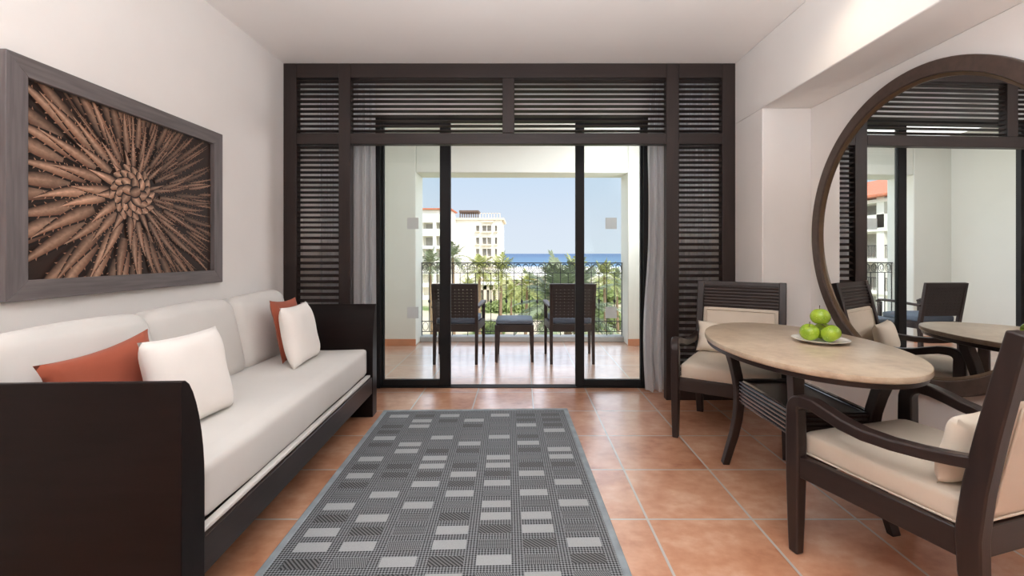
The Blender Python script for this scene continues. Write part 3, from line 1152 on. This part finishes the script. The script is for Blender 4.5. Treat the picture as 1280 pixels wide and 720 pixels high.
def make_armchair():
    t = thing('armchair', 'dark wood armchair', 'armchair')
    for s_ in (-1, 1):
        arm = []
        # foot to shoulder, rounded turn, sagging arm back to the post
        arm += [(s_ * FW2, FD, z) for z in (0.0, .12, .28, .42, .52, .555)]
        for k in range(1, 7):
            a = k / 6 * PI / 2
            arm.append((s_ * (FW2 + .002 * k), FD - .05 * (1 - math.cos(a)), .555 + .05 * math.sin(a)))
        for q, zz in ((.09, .604), (.14, .592), (.20, .575), (.27, .564), (.35, .562), (.43, .568), (.50, .578), (.565, .590)):
            x_ = FW2 + .012 * math.sin(min(1, q / .4) * PI) - (FW2 - RW2) * (q / .56) ** 2
            arm.append((s_ * x_, FD - q, zz))
        n = len(arm)
        wd = [.036, .042, .046, .047, .047, .047] + [.047] * 6 + [.050, .052, .054, .054, .052, .048, .044, .040]
        dp = [.040, .048, .056, .058, .056, .054] + [.052, .050, .048, .047, .046, .046] + [.044, .042, .040, .038, .036, .036, .036, .036]
        obj('arm_leg', sweep(bmesh.new(), arm, wd, dp, side=(1, 0, 0)), M['wood'], t, smooth=35, bevel=.006)
        post = [(s_ * RW2, RD - .055, 0), (s_ * RW2, RD - .025, .12), (s_ * RW2, RD - .004, .27), (s_ * RW2, RD, .38), (s_ * RW2, RD - .016, .52), (s_ * RW2, RD - .045, .68), (s_ * RW2, RD - .078, .84), (s_ * RW2, RD - .105, .965)]
        obj('back_post', sweep(bmesh.new(), post, .046, [.040, .048, .058, .062, .060, .056, .052, .046], side=(1, 0, 0)), M['wood'], t, smooth=35, bevel=.005)
        pts = [(s_ * (FW2 - .002), FD - .02, .345), (s_ * RW2, RD + .02, .345)]
        obj('side_rail', sweep(bmesh.new(), pts, .030, .082, side=(1, 0, 0)), M['wood_y'], t, bevel=.004)
    obj('front_rail', boxes((-FW2 + .018, FW2 - .018, FD - .018, FD + .012, .304, .386)), M['wood_x'], t, bevel=.004)
    obj('rear_rail', boxes((-RW2 + .02, RW2 - .02, RD - .016, RD + .014, .315, .405)), M['wood_x'], t, bevel=.004)
    # back: upholstered panel and reeded head rail, leaning with the posts
    lean = math.atan2(.089, .445)
    B = Matrix.Translation((0, RD - .016, .52)) @ Matrix.Rotation(lean, 4, 'X')
    bm = cushion(2 * RW2 - .046, .036, .375, .012, (0, .006, 0), n=10, wob=.0)
    bmesh.ops.transform(bm, matrix=B @ Matrix.Translation((0, .0, .075)), verts=bm.verts)
    pad = obj('back_pad', bm, M['leather'], t, smooth=50)
    hw, hz0, hz1 = RW2 - .023 - .022, -.095, .243
    bm = bmesh.new()
    for yy in (-.0215, .0215):
        pts = [(-hw, yy, hz0), (hw, yy, hz0), (hw, yy, hz1), (-hw, yy, hz1)]
        dense = []
        for a_, b_ in zip(pts, pts[1:] + pts[:1]):
            for k in range(8):
                dense.append(Vector(a_).lerp(Vector(b_), k / 8))
        tube(bm, dense, .0035, 6, closed=True)
    bmesh.ops.transform(bm, matrix=B, verts=bm.verts)
    obj('piping', bm, M['leather'], pad, smooth=60)
    bm = bmesh.new()
    box(bm, -RW2 + .02, RW2 - .02, -.012, .010, .262, .448)
    box(bm, -RW2 + .02, RW2 - .02, -.016, .016, .425, .452)
    for k in range(7):
        zc = .276 + .0225 * k
        tube(bm, [(-RW2 + .02, .011, zc), (RW2 - .02, .011, zc)], .0078, 8)
    bmesh.ops.transform(bm, matrix=B, verts=bm.verts)
    obj('reeded_head_rail', bm, M['wood_x'], t, smooth=40)
    bm = cushion(2 * FW2 - .056, .525, .092, .022, (.006, .006, .010), n=14, wob=.003, seed=9)
    for v in bm.verts:                                   # narrower toward the back
        v.co.x *= 1 - (.045 * (.26 - v.co.y) / .52)
    seat = obj('seat_cushion', bm, M['leather'], t, (0, .008, .428), smooth=60)
    pts = []
    w_, d_ = FW2 - .03, .26
    corners = [(-w_, d_), (w_, d_), (w_ * .955, -d_), (-w_ * .955, -d_)]
    for a_, b_ in zip(corners, corners[1:] + corners[:1]):
        for k in range(10):
            p = Vector((*a_, -.037)).lerp(Vector((*b_, -.037)), k / 10)
            pts.append(p)
    obj('seat_piping', tube(bmesh.new(), pts, .004, 6, closed=True), M['leather'], seat, smooth=60)
    return t


def chair_at(px_foot, rz, mirror_side):
    """position so that the visible front foot stands at px_foot (world x, y)"""
    l = Vector((mirror_side * FW2, FD))
    c_, s_ = math.cos(rz), math.sin(rz)
    w = Vector((l.x * c_ - l.y * s_, l.x * s_ + l.y * c_))
    return (px_foot[0] - w.x, px_foot[1] - w.y, 0)


ch = make_armchair()
RZN = math.radians(16.3)
ch.location = chair_at((1.081, 1.788), RZN, -1)
ch.rotation_euler = (0, 0, RZN)
ch['label'] = 'dark wood armchair at the near end of the oval table, seen from behind'
ch['group'] = 'armchairs at the oval table'
RZF = math.radians(180 - 32)
c2 = dup(ch, chair_at((.988, 2.905), RZF, 1), RZF, 'dark wood armchair behind the far end of the table beside the louvres')


def chair_pillow(chair, rz, lx, ly, turn, label, seed):
    c_, s_ = math.cos(rz), math.sin(rz)
    p = (chair.location.x + lx * c_ - ly * s_, chair.location.y + lx * s_ + ly * c_, .478)
    return throw('lumbar_pillow', label, M['cream_pillow'], .38, .215, .105, p, rz + PI + turn, math.radians(-14), seed=seed, pinch=.06)


chair_pillow(ch, RZN, -.065, -.185, .10, 'small cream pillow on the seat of the near armchair', 12)
chair_pillow(c2, RZF, .075, -.180, -.10, 'small cream pillow on the armchair beside the louvres', 13)

# ------------------------------------------------------------------ balcony furniture


def make_rattan_chair():
    t = thing('balcony_armchair', 'dark woven chair', 'chair')
    fw, rw, fd, rd = .255, .222, .245, -.235
    for s_ in (-1, 1):
        obj('front_leg', sweep(bmesh.new(), [(s_ * fw, fd, 0), (s_ * fw, fd, .40), (s_ * fw, fd, .60)], [.028, .036, .04], [.03, .04, .042], side=(1, 0, 0)), M['rattan_plain'], t, bevel=.004)
        obj('back_leg', sweep(bmesh.new(), [(s_ * rw, rd - .03, 0), (s_ * rw, rd, .38), (s_ * rw, rd - .02, .50), (s_ * (rw + .006), rd - .085, .855)], [.03, .036, .036, .03], [.032, .04, .04, .032], side=(1, 0, 0)), M['rattan_plain'], t, bevel=.004)
        obj('armrest', sweep(bmesh.new(), [(s_ * (fw + .004), fd + .03, .600), (s_ * (fw + .006), fd - .02, .622), (s_ * (fw + .004), .05, .625), (s_ * (rw + .012), rd - .03, .605)], [.05, .055, .055, .04], [.022, .026, .026, .024], side=(1, 0, 0)), M['rattan_plain'], t, bevel=.006)
    b = boxes((-fw + .015, fw - .015, fd - .018, fd + .018, .345, .42), (-rw + .015, rw - .015, rd - .018, rd + .018, .345, .42))
    for s_ in (-1, 1):
        sweep(b, [(s_ * fw, fd - .02, .383), (s_ * rw, rd + .02, .383)], .03, .075, side=(1, 0, 0))
    obj('seat_frame', b, M['rattan'], t, bevel=.003)
    bm = cushion(2 * fw - .035, .45, .07, .022, (0, 0, .008), n=8, wob=.002)
    for v in bm.verts:
        v.co.x *= 1 - .12 * (.22 - v.co.y) / .44
    obj('seat_pad', bm, M['rattan_cushion'], t, (0, .01, .452), smooth=60)
    # woven back with narrow see-through slots
    bm = bmesh.new()
    n = 10
    wdt = 2 * rw - .012
    lean = math.atan2(.068, .36)
    for k in range(n):
        x = -wdt / 2 + wdt * (k + .5) / n
        box(bm, x - wdt / n * .41, x + wdt / n * .41, -.006, .006, .0, .36)
    for k in range(10):
        z = .02 + .034 * k
        box(bm, -wdt / 2, wdt / 2, -.009, .009, z - .013, z + .013)
    box(bm, -wdt / 2 - .012, wdt / 2 + .012, -.014, .014, .335, .372)
    bmesh.ops.transform(bm, matrix=Matrix.Translation((0, rd - .02, .49)) @ Matrix.Rotation(lean, 4, 'X'), verts=bm.verts)
    obj('woven_back', bm, M['rattan'], t)
    return t


rc = make_rattan_chair()
rc.location = (-.69, 5.065, 0)
rc['label'] = 'dark woven balcony chair to the left of the footstool'
rc['group'] = 'woven chairs on the balcony'
dup(rc, (.545, 5.075, 0), 0, 'dark woven balcony chair to the right of the footstool')
st = thing('footstool', 'low dark woven footstool with a slate blue pad between the balcony chairs', 'footstool', (-.070, 5.10, 0))
for qx in (-1, 1):
    for qy in (-1, 1):
        obj('leg', sweep(bmesh.new(), [(qx * .195, qy * .195, 0), (qx * .188, qy * .19, .40)], [.028, .045], [.028, .045], side=(1, 0, 0)), M['rattan_plain'], st, bevel=.003)
obj('seat_frame', boxes((-.205, .205, -.205, .205, .325, .405)), M['rattan'], st, bevel=.004)
bm = cushion(.40, .40, .05, .018, (0, 0, .006), n=6, wob=.001)
obj('seat_pad', bm, M['rattan_cushion'], st, (0, 0, .431), smooth=60)

# ------------------------------------------------------------------ iron railing
RY = 6.12
rail = thing('balcony_railing', 'black wrought iron balcony railing with scrolls under the top rail', 'railing', (0, RY, 0))
for (h, z0, z1) in ((.018, 1.037, 1.050), (.006, .906, .915), (.006, .256, .265), (.006, .119, .128)):
    obj('horizontal_rail', boxes((BX0, BX1, -h, h, z0, z1)), M['iron'], rail)
nb = 26
pb = (BX1 - BX0) / nb
for k in range(nb + 1):
    x = BX0 + pb * k
    x = max(BX0 + .007, min(BX1 - .007, x))
    bm = bmesh.new()
    long_ = k % 2 == 0
    box(bm, x - .0045, x + .0045, -.0045, .0045, .07 if long_ else .118, 1.04 if long_ else .912)
    if not long_:
        lathe(bm, [(0, -.032), (.010, -.022), (.017, 0), (.010, .022), (0, .032)], 10, (x, 0, .53))
    obj('baluster', bm, M['iron'], rail)
for k in range(nb // 2):
    xc = BX0 + pb * (2 * k + 1)
    for cx_ in (xc - pb * .48, xc + pb * .48):
        bm = bmesh.new()
        tube(bm, [(cx_ + .040 * math.cos(a * .62) * (1 - a / 16), 0, .976 + .055 * math.sin(a * .62) * (1 - a / 22)) for a in range(0, 13)], .0034, 6)
        tube(bm, [(cx_ + .040 * math.cos(2 * PI * a / 16), 0, .976 + .055 * math.sin(2 * PI * a / 16)) for a in range(16)], .0034, 6, closed=True)
        obj('scroll', bm, M['iron'], rail, smooth=60)
        bm = bmesh.new()
        tube(bm, [(cx_ + .036 * math.cos(2 * PI * a / 14), 0, .192 + .056 * math.sin(2 * PI * a / 14)) for a in range(14)], .0034, 6, closed=True)
        obj('scroll', bm, M['iron'], rail, smooth=60)

# ------------------------------------------------------------------ grounds, beach, sea
GZ = -9.0


def m_ground():
    t = T('garden_ground')
    v = t.coord()
    n = t.noise(.055, v, 5, .6)
    n2 = t.noise(1.3, v, 4, .6)
    f = t.math('ADD', t.math('MULTIPLY', n, .85), t.math('MULTIPLY', n2, .15))
    t.set(Base_Color=t.ramp(f, [(.40, rgb(112, 132, 70)), (.45, rgb(134, 146, 88)), (.48, rgb(200, 186, 158)), (.7, rgb(218, 206, 184))]), Roughness=.9)
    return t.m


def m_beach():
    t = T('beach_sand')
    n = t.noise(.02, t.coord((1, 5, 1)), 5, .6)
    t.set(Base_Color=t.ramp(n, [(.35, rgb(226, 216, 200)), (.65, rgb(246, 242, 236))]), Roughness=.9)
    return t.m


def m_sea():
    t = T('sea_water')
    x, y, z = t.xyz()
    n = t.noise(.02, t.coord((1, .25, 1)), 4, .6)
    far = t.n('ShaderNodeMapRange')
    t.l(y, far.inputs[0])
    far.inputs[1].default_value, far.inputs[2].default_value = 400, 1800
    deep = t.mix(n, rgb(64, 106, 138), rgb(78, 120, 150))
    c = t.mix(far.outputs[0], deep, rgb(44, 86, 126))
    nf = t.noise(.03, t.coord((1, 3.0, 1)), 4, .6)
    fm = t.n('ShaderNodeMapRange')
    t.l(t.math('ADD', y, t.math('MULTIPLY', nf, 120)), fm.inputs[0])
    fm.inputs[1].default_value, fm.inputs[2].default_value = 390, 440
    c2 = t.mix(fm.outputs[0], rgb(225, 230, 232), c)
    t.set(Base_Color=c2, Roughness=.45)
    t.p.inputs['Specular IOR Level'].default_value = .04
    return t.m


GM = m_ground()
struct(obj('ground', boxes((-140, 140, 8, 205, GZ - 1, GZ)), GM), 'sunlit garden ground with lawns and pale sandy paths below the balcony', 'ground')
struct(obj('beach', boxes((-900, 900, 205, 335, GZ - 1, GZ)), m_beach()), 'wide white sandy beach beyond the palms', 'beach')
struct(obj('sea', boxes((-30000, 30000, 335, 30000, GZ - 1, GZ - .02)), m_sea()), 'blue sea reaching to the horizon', 'sea')

# ------------------------------------------------------------------ palms, shrubs
M['trunk'] = mat('palm_trunk_bark', rgb(140, 116, 90), .9, .25, 6, (1, 1, 4), bump=.4, bscale=12, bdist=.05)
M['frond_grey'] = mat('grey_green_frond', rgb(130, 140, 106), .55, .35, 1.5)
M['frond'] = mat('yellow_green_frond', rgb(162, 166, 98), .55, .35, 1.5)
M['bush'] = mat('bush_leaf', rgb(132, 146, 86), .6, .35, 1.2)


def frond_into(bm, base, az, L, elev, droop, nl=24, lw=.035, rnd=random):
    d = Vector((math.cos(az), math.sin(az), 0))
    sd = Vector((-d.y, d.x, 0))
    pts = []
    for k in range(11):
        t = k / 10
        pts.append(base + d * (L * t * math.cos(elev) * (1 - .12 * t)) + Vector((0, 0, L * (t * math.sin(elev) - droop * t * t))))
    tube(bm, pts, [max(.004, .012 * L * .5 * (1 - i / 11)) for i in range(11)], 4)
    for k in range(nl):
        t = .14 + .86 * (k + .5) / nl
        i = min(9, int(t * 10))
        p = pts[i].lerp(pts[i + 1], t * 10 - i)
        tan = (pts[i + 1] - pts[i]).normalized()
        ll = L * .26 * (math.sin(min(1, .25 + t * .9) * PI) * .75 + .25)
        for s_ in (-1, 1):
            dirv = (sd * s_ * .80 + tan * .62 + Vector((0, 0, rnd.uniform(-.30, .15)))).normalized()
            wv = tan * lw * L * .5
            tip = p + dirv * ll + Vector((0, 0, -.08 * ll))
            mid = p + dirv * ll * .5
            a = bm.verts.new(p - wv * .5)
            b_ = bm.verts.new(p + wv * .5)
            c_ = bm.verts.new(mid + wv * .55)
            e_ = bm.verts.new(mid - wv * .55)
            tp = bm.verts.new(tip)
            bm.faces.new((a, b_, c_, e_))
            bm.faces.new((e_, c_, tp))


def palm(name, px, py, Y, L, nf, label, m, seed, near=False):
    rnd = random.Random(seed)
    crown = at(px, py, Y)
    h = crown.z - GZ
    t = thing(name, label, 'palm tree', (crown.x, crown.y, GZ), 0, 'palm trees below the balcony')
    pts = [(math.sin(k / 8 * 2 + seed) * .12, math.cos(k / 8 * 2 + seed) * .1, h * k / 8) for k in range(9)]
    top = Vector(pts[-1])
    sx_ = L * .05
    obj('trunk', tube(bmesh.new(), pts, [sx_ * (1.35 - .4 * k / 8) for k in range(9)], 10), M['trunk'], t, smooth=60)
    if near:
        for k in range(nf):
            q = k / nf
            bm = bmesh.new()
            frond_into(bm, top, k * GA + rnd.uniform(-.2, .2), L * rnd.uniform(.85, 1.1), 1.35 - 1.75 * q + rnd.uniform(-.1, .1), .28 + .25 * q, 46, .034, rnd)
            obj('frond', bm, m, t)
    else:
        bm = bmesh.new()
        for k in range(nf):
            q = k / nf
            frond_into(bm, top, k * GA + rnd.uniform(-.3, .3), L * rnd.uniform(.8, 1.1), 1.35 - 1.9 * q + rnd.uniform(-.12, .12), .30 + .25 * q, 16, .055, rnd)
        obj('crown', bm, m, t)
    return t


palm('palm_tree', 708, 386, 14.5, 2.55, 36, 'large grey green palm close behind the woven chair to the right of the footstool', M['frond_grey'], 1, near=True)
PALMS = [(566, 322, 45, 2.2, 'frond_grey', 'palm in front of the pale hotel beside the dark door stile'),
         (539, 330, 52, 2.4, 'frond_grey', 'palm seen through the glass beside the sofa'),
         (601, 338, 36, 1.9, 'frond', 'palm in front of the arched windows of the hotel'),
         (627, 340, 44, 2.3, 'frond', 'yellow green palm at the corner of the hotel beside the sea'),
         (658, 358, 52, 2.6, 'frond', 'palm standing before the beach above the footstool'),
         (684, 344, 62, 2.7, 'frond_grey', 'tall palm against the beach above the left edge of the big grey green palm'),
         (718, 342, 50, 2.8, 'frond', 'tall palm rising behind the big grey green palm against the sea'),
         (756, 346, 46, 2.3, 'frond', 'palm seen through the glass of the door leaf beside the table'),
         (772, 352, 58, 2.5, 'frond_grey', 'palm at the edge of the balcony pillar beside the glass door near the table'),
         (640, 366, 66, 2.3, 'frond', 'small palm among the low houses beyond the footstool'),
         (585, 362, 60, 2.4, 'frond', 'small palm beyond the woven chair to the left of the footstool')]
for k, (px, py, Y, L, mk, lb) in enumerate(PALMS):
    palm('palm_tree', px, py, Y, L * 1.18, 30, lb, M[mk], 20 + k)


def shrub(px, py, Y, r, h, label, seed, m='bush', name='garden_shrub', sx_=1.0):
    rnd = random.Random(seed)
    p = at(px, py, Y)
    bm = bmesh.new()
    for k in range(900):
        a, zz = rnd.uniform(0, 2 * PI), rnd.uniform(-.1, 1)
        rr_ = math.sqrt(max(0.02, 1 - max(0, zz) ** 2)) * rnd.uniform(.82, 1.05)
        c_ = Vector((math.cos(a) * rr_ * r * sx_, math.sin(a) * rr_ * r, (zz * .9 + .1) * h))
        s_ = r * .14
        u = Vector((rnd.gauss(0, 1), rnd.gauss(0, 1), rnd.gauss(0, 1))).normalized()
        v = u.orthogonal().normalized()
        bm.faces.new([bm.verts.new(c_ + u * s_), bm.verts.new(c_ + v * s_ * .5), bm.verts.new(c_ - u * s_), bm.verts.new(c_ - v * s_ * .5)])
    bmesh.ops.create_icosphere(bm, subdivisions=2, radius=1.0, matrix=Matrix.Translation((0, 0, h * .4)) @ Matrix.Diagonal((r * .8 * sx_, r * .8, h * .5, 1)))
    o = obj(name, bm, M[m], loc=(p.x, p.y, GZ))
    return tag(o, label, 'shrub', 'shrubs in the garden')


for k, (px, Y, r, h, sx_, lb) in enumerate((
        (634, 80, 2.2, 2.0, 2.2, 'long clipped green shrub in front of the low houses'),
        (612, 58, 1.6, 1.5, 1.2, 'round shrub beside the woven chair to the left of the footstool'),
        (537, 36, 1.7, 2.6, 1.0, 'green shrub below the glass of the door leaf beside the sofa'),
        (762, 40, 3.0, 2.8, 1.3, 'broad shrub seen through the glass door near the table'),
        (745, 62, 3.2, 3.4, 1.2, 'tall shrub behind the armrest of the balcony chair to the right of the footstool'),
        (655, 100, 3.4, 3.0, 1.6, 'shrub in front of the beach at the end of the garden'),
        (570, 84, 2.2, 3.2, 1.3, 'shrub at the foot of the pale hotel'),
        (674, 72, 2.0, 2.4, 1.4, 'shrub between the footstool and the big palm'),
        (700, 110, 4.0, 3.6, 1.5, 'shrub against the white sand behind the big palm'),
        (770, 95, 4.0, 4.0, 1.5, 'shrub against the sea beside the balcony pillar'))):
    shrub(px, 0, Y, r, h, lb, 40 + k, sx_=sx_)

# ------------------------------------------------------------------ hotel buildings
M['stucco'] = mat('pale_stucco', rgb(244, 240, 231), .85, .03, .4)
M['stucco_trim'] = mat('cream_stucco_trim', rgb(232, 214, 192), .85, .04, .4)
M['roof_tile'] = mat('red_roof_tile', rgb(204, 118, 84), .8, .2, 3, (1, 1, 1))
M['dark_glass'] = mat('shaded_window_glass', rgb(150, 146, 138), .3, .2, .5)
M['pergola'] = mat('brown_pergola_wood', rgb(104, 86, 74), .8, .15, 2)

# main block 110 m away, facing the balcony
HB = thing('hotel_block', 'large cream hotel block with arched balconies left of the sea', 'building', (0, 110, GZ))


def hx(px, Y=110):
    return (px - VX) * Y / F


def hz(py, Y=110):
    return EYE - (py - VY) * Y / F - GZ


wx0, wx1 = hx(559), hx(627)
# recess openings are cut by assembling the facade from piers and spandrels
cols = [(hx(595), hx(599)), (hx(603), hx(608)), (hx(609), hx(614)), (hx(618.5), hx(621.5))]
floors = [(282, 289), (297, 305), (311, 320), (326, 333), (341, 348), (356, 363), (371, 378), (386, 393)]
bm = bmesh.new()
ztop = hz(275)
xsb = [wx0] + [v for c_ in cols for v in c_] + [wx1]
for k in range(0, len(xsb), 2):
    box(bm, xsb[k], xsb[k + 1], 0, .8, 0, ztop)
for (a, c_) in cols:
    z_prev = ztop
    for (p0, p1) in floors:
        box(bm, a, c_, 0, .8, hz(p0), z_prev)
        z_prev = hz(p1)
    box(bm, a, c_, 0, .8, 0, z_prev)
box(bm, wx0, wx1, .8, 16, 0, ztop)
obj('wall', bm, M['stucco'], HB)
for (a, c_) in cols:
    for (p0, p1) in floors[:5]:
        bm = boxes((a, c_, .72, .78, hz(p1), hz(p0)))
        obj('window', bm, M['dark_glass'], HB)
bm = bmesh.new()
for (p0, p1) in floors[:5]:
    box(bm, hx(594), hx(600), -.6, 0, hz(p1 + 1.6), hz(p1))
    box(bm, hx(602), hx(615), -.9, 0, hz(p1 + 2), hz(p1))
    box(bm, hx(617.5), hx(622.5), -.6, 0, hz(p1 + 1.6), hz(p1))
obj('balcony_slab', bm, M['stucco_trim'], HB)
obj('cornice', boxes((wx0 - .4, wx1 + .6, -.5, 16.4, ztop, ztop + .5), (hx(603), hx(617), -.9, 0, hz(278), hz(276))), M['stucco_trim'], HB)
bm = bmesh.new()
for k in range(9):
    x = hx(573) + (hx(596) - hx(573)) * k / 8
    box(bm, x - .12, x + .12, 3, 3.3, ztop + .5, ztop + 2.1)
box(bm, hx(572), hx(597), 2.6, 8, ztop + 2.1, ztop + 2.6)
obj('pergola', bm, M['pergola'], HB)
bm = bmesh.new()
for k in range(8):
    x = hx(600) + (hx(625) - hx(600)) * k / 7
    box(bm, x - .06, x + .06, .2, .3, ztop + .5, ztop + 1.7)
box(bm, hx(600), hx(625), .2, .3, ztop + 1.6, ztop + 1.7)
obj('roof_railing', bm, M['stucco_trim'], HB)

# left wing beside it with deep balconies
LB = thing('hotel_wing', 'cream hotel wing with rows of shaded balconies seen at the far left of the view', 'building', (0, 100, GZ))


def lz(py):
    return hz(py, 100)


a0, a1 = hx(488, 100), hx(562, 100)
bm = bmesh.new()
lf = [(278, 286), (295, 307), (311, 322), (327, 338), (343, 354), (359, 370)]
z_prev = lz(262)
bays = [(hx(500, 100), hx(511, 100)), (hx(514, 100), hx(525, 100)), (hx(528, 100), hx(541, 100)), (hx(545, 100), hx(551, 100))]
xsb = [a0] + [v for c_ in bays for v in c_] + [a1]
for k in range(0, len(xsb), 2):
    box(bm, xsb[k], xsb[k + 1], 0, 2, 0, lz(262))
for (a, c_) in bays:
    z_prev = lz(262)
    for (p0, p1) in lf:
        box(bm, a, c_, 0, 2, lz(p0), z_prev)
        z_prev = lz(p1)
    box(bm, a, c_, 0, 2, 0, z_prev)
box(bm, a0, a1, 2, 9, 0, lz(262))
obj('wall', bm, M['stucco'], LB)
for (a, c_) in bays:
    for (p0, p1) in lf[:4]:
        obj('window', boxes((a + .4, c_ - .4, 1.85, 1.95, lz(p1), lz(p0 + 1.5))), M['dark_glass'], LB)
obj('cornice', boxes((a0 - .4, a1 + .4, -.6, 9.4, lz(262), lz(260.5))), M['roof_tile'], LB)

# wing close by on the sofa side, seen only in the mirror
SW = thing('hotel_annex', 'red roofed hotel wing with railed balconies, reflected in the round mirror', 'building', (-26, 0, GZ))
ya, yb2 = 26.0, 58.0
zf = lambda z: z - GZ
bm = bmesh.new()
box(bm, -13, -1.6, ya, yb2, 0, zf(5.7))
nb2 = 8
bw = (yb2 - ya) / nb2
for k in range(nb2 + 1):
    y = ya + bw * k
    box(bm, -1.6, 0, y - .35, y + .35, 0, zf(5.7))
slabs = [5.45, 3.55 - .35, .95 - .15, -1.75, -4.4, -7.0]
for z in slabs:
    box(bm, -1.6, .1, ya, yb2, zf(z) - .28, zf(z))
box(bm, -.15, 0, ya, yb2, zf(3.2), zf(4.25))
obj('wall', bm, M['stucco'], SW)
for k in range(nb2):
    for z in (3.3, .85, -1.7, -4.35):
        y = ya + bw * k
        f_ = obj('window', boxes((-1.62, -1.56, y + .8, y + bw - .8, zf(z) + .05, zf(z) + 1.95)), M['dark_glass'], SW)
bm = bmesh.new()
for z in (.8, -1.75, -4.4):
    for k in range(nb2):
        y = ya + bw * k + .35
        box(bm, -.06, -.03, y, y + bw - .7, zf(z) + .98, zf(z) + 1.04)
        for q in range(22):
            yy = y + (bw - .7) * (q + .5) / 22
            box(bm, -.06, -.03, yy - .012, yy + .012, zf(z), zf(z) + 1.0)
obj('balcony_rail', bm, M['iron'], SW)
bm = bmesh.new()
extrude_poly(bm, [(.7, ya - .5, zf(5.6)), (.7, ya - .5, zf(5.75)), (-6.5, ya - .5, zf(8.2)), (-13.6, ya - .5, zf(5.75)), (-13.6, ya - .5, zf(5.6))], (0, yb2 - ya + 1, 0))
obj('roof', bm, M['roof_tile'], SW)

# low houses in the garden
for k, (px, Y, w, h, lb) in enumerate(((606, 90, 5, 4.0, 'low cream house behind the woven chair to the left of the footstool'), (634, 104, 9, 4.2, 'low cream house between the palms above the footstool'), (664, 122, 8, 4.0, 'low cream house beside the beach'))):
    p = at(px, 0, Y)
    v_ = thing('garden_house', lb, 'house', (p.x, p.y, GZ), 0, 'low houses in the garden')
    bm = bmesh.new()
    nb3 = 4
    box(bm, -w / 2, w / 2, .8, 5, 0, h)
    for q in range(nb3 + 1):
        x = -w / 2 + w * q / nb3
        box(bm, x - .35, x + .35, 0, .8, 0, h)
    box(bm, -w / 2, w / 2, 0, .8, h - 1.0, h)
    obj('wall', bm, M['stucco_trim'], v_)
    obj('window', boxes((-w / 2 + .4, w / 2 - .4, .74, .79, .4, h - 1.1)), M['dark_glass'], v_)
    obj('roof', boxes((-w / 2 - .4, w / 2 + .4, -.5, 5.4, h, h + .3)), M['stucco'], v_)
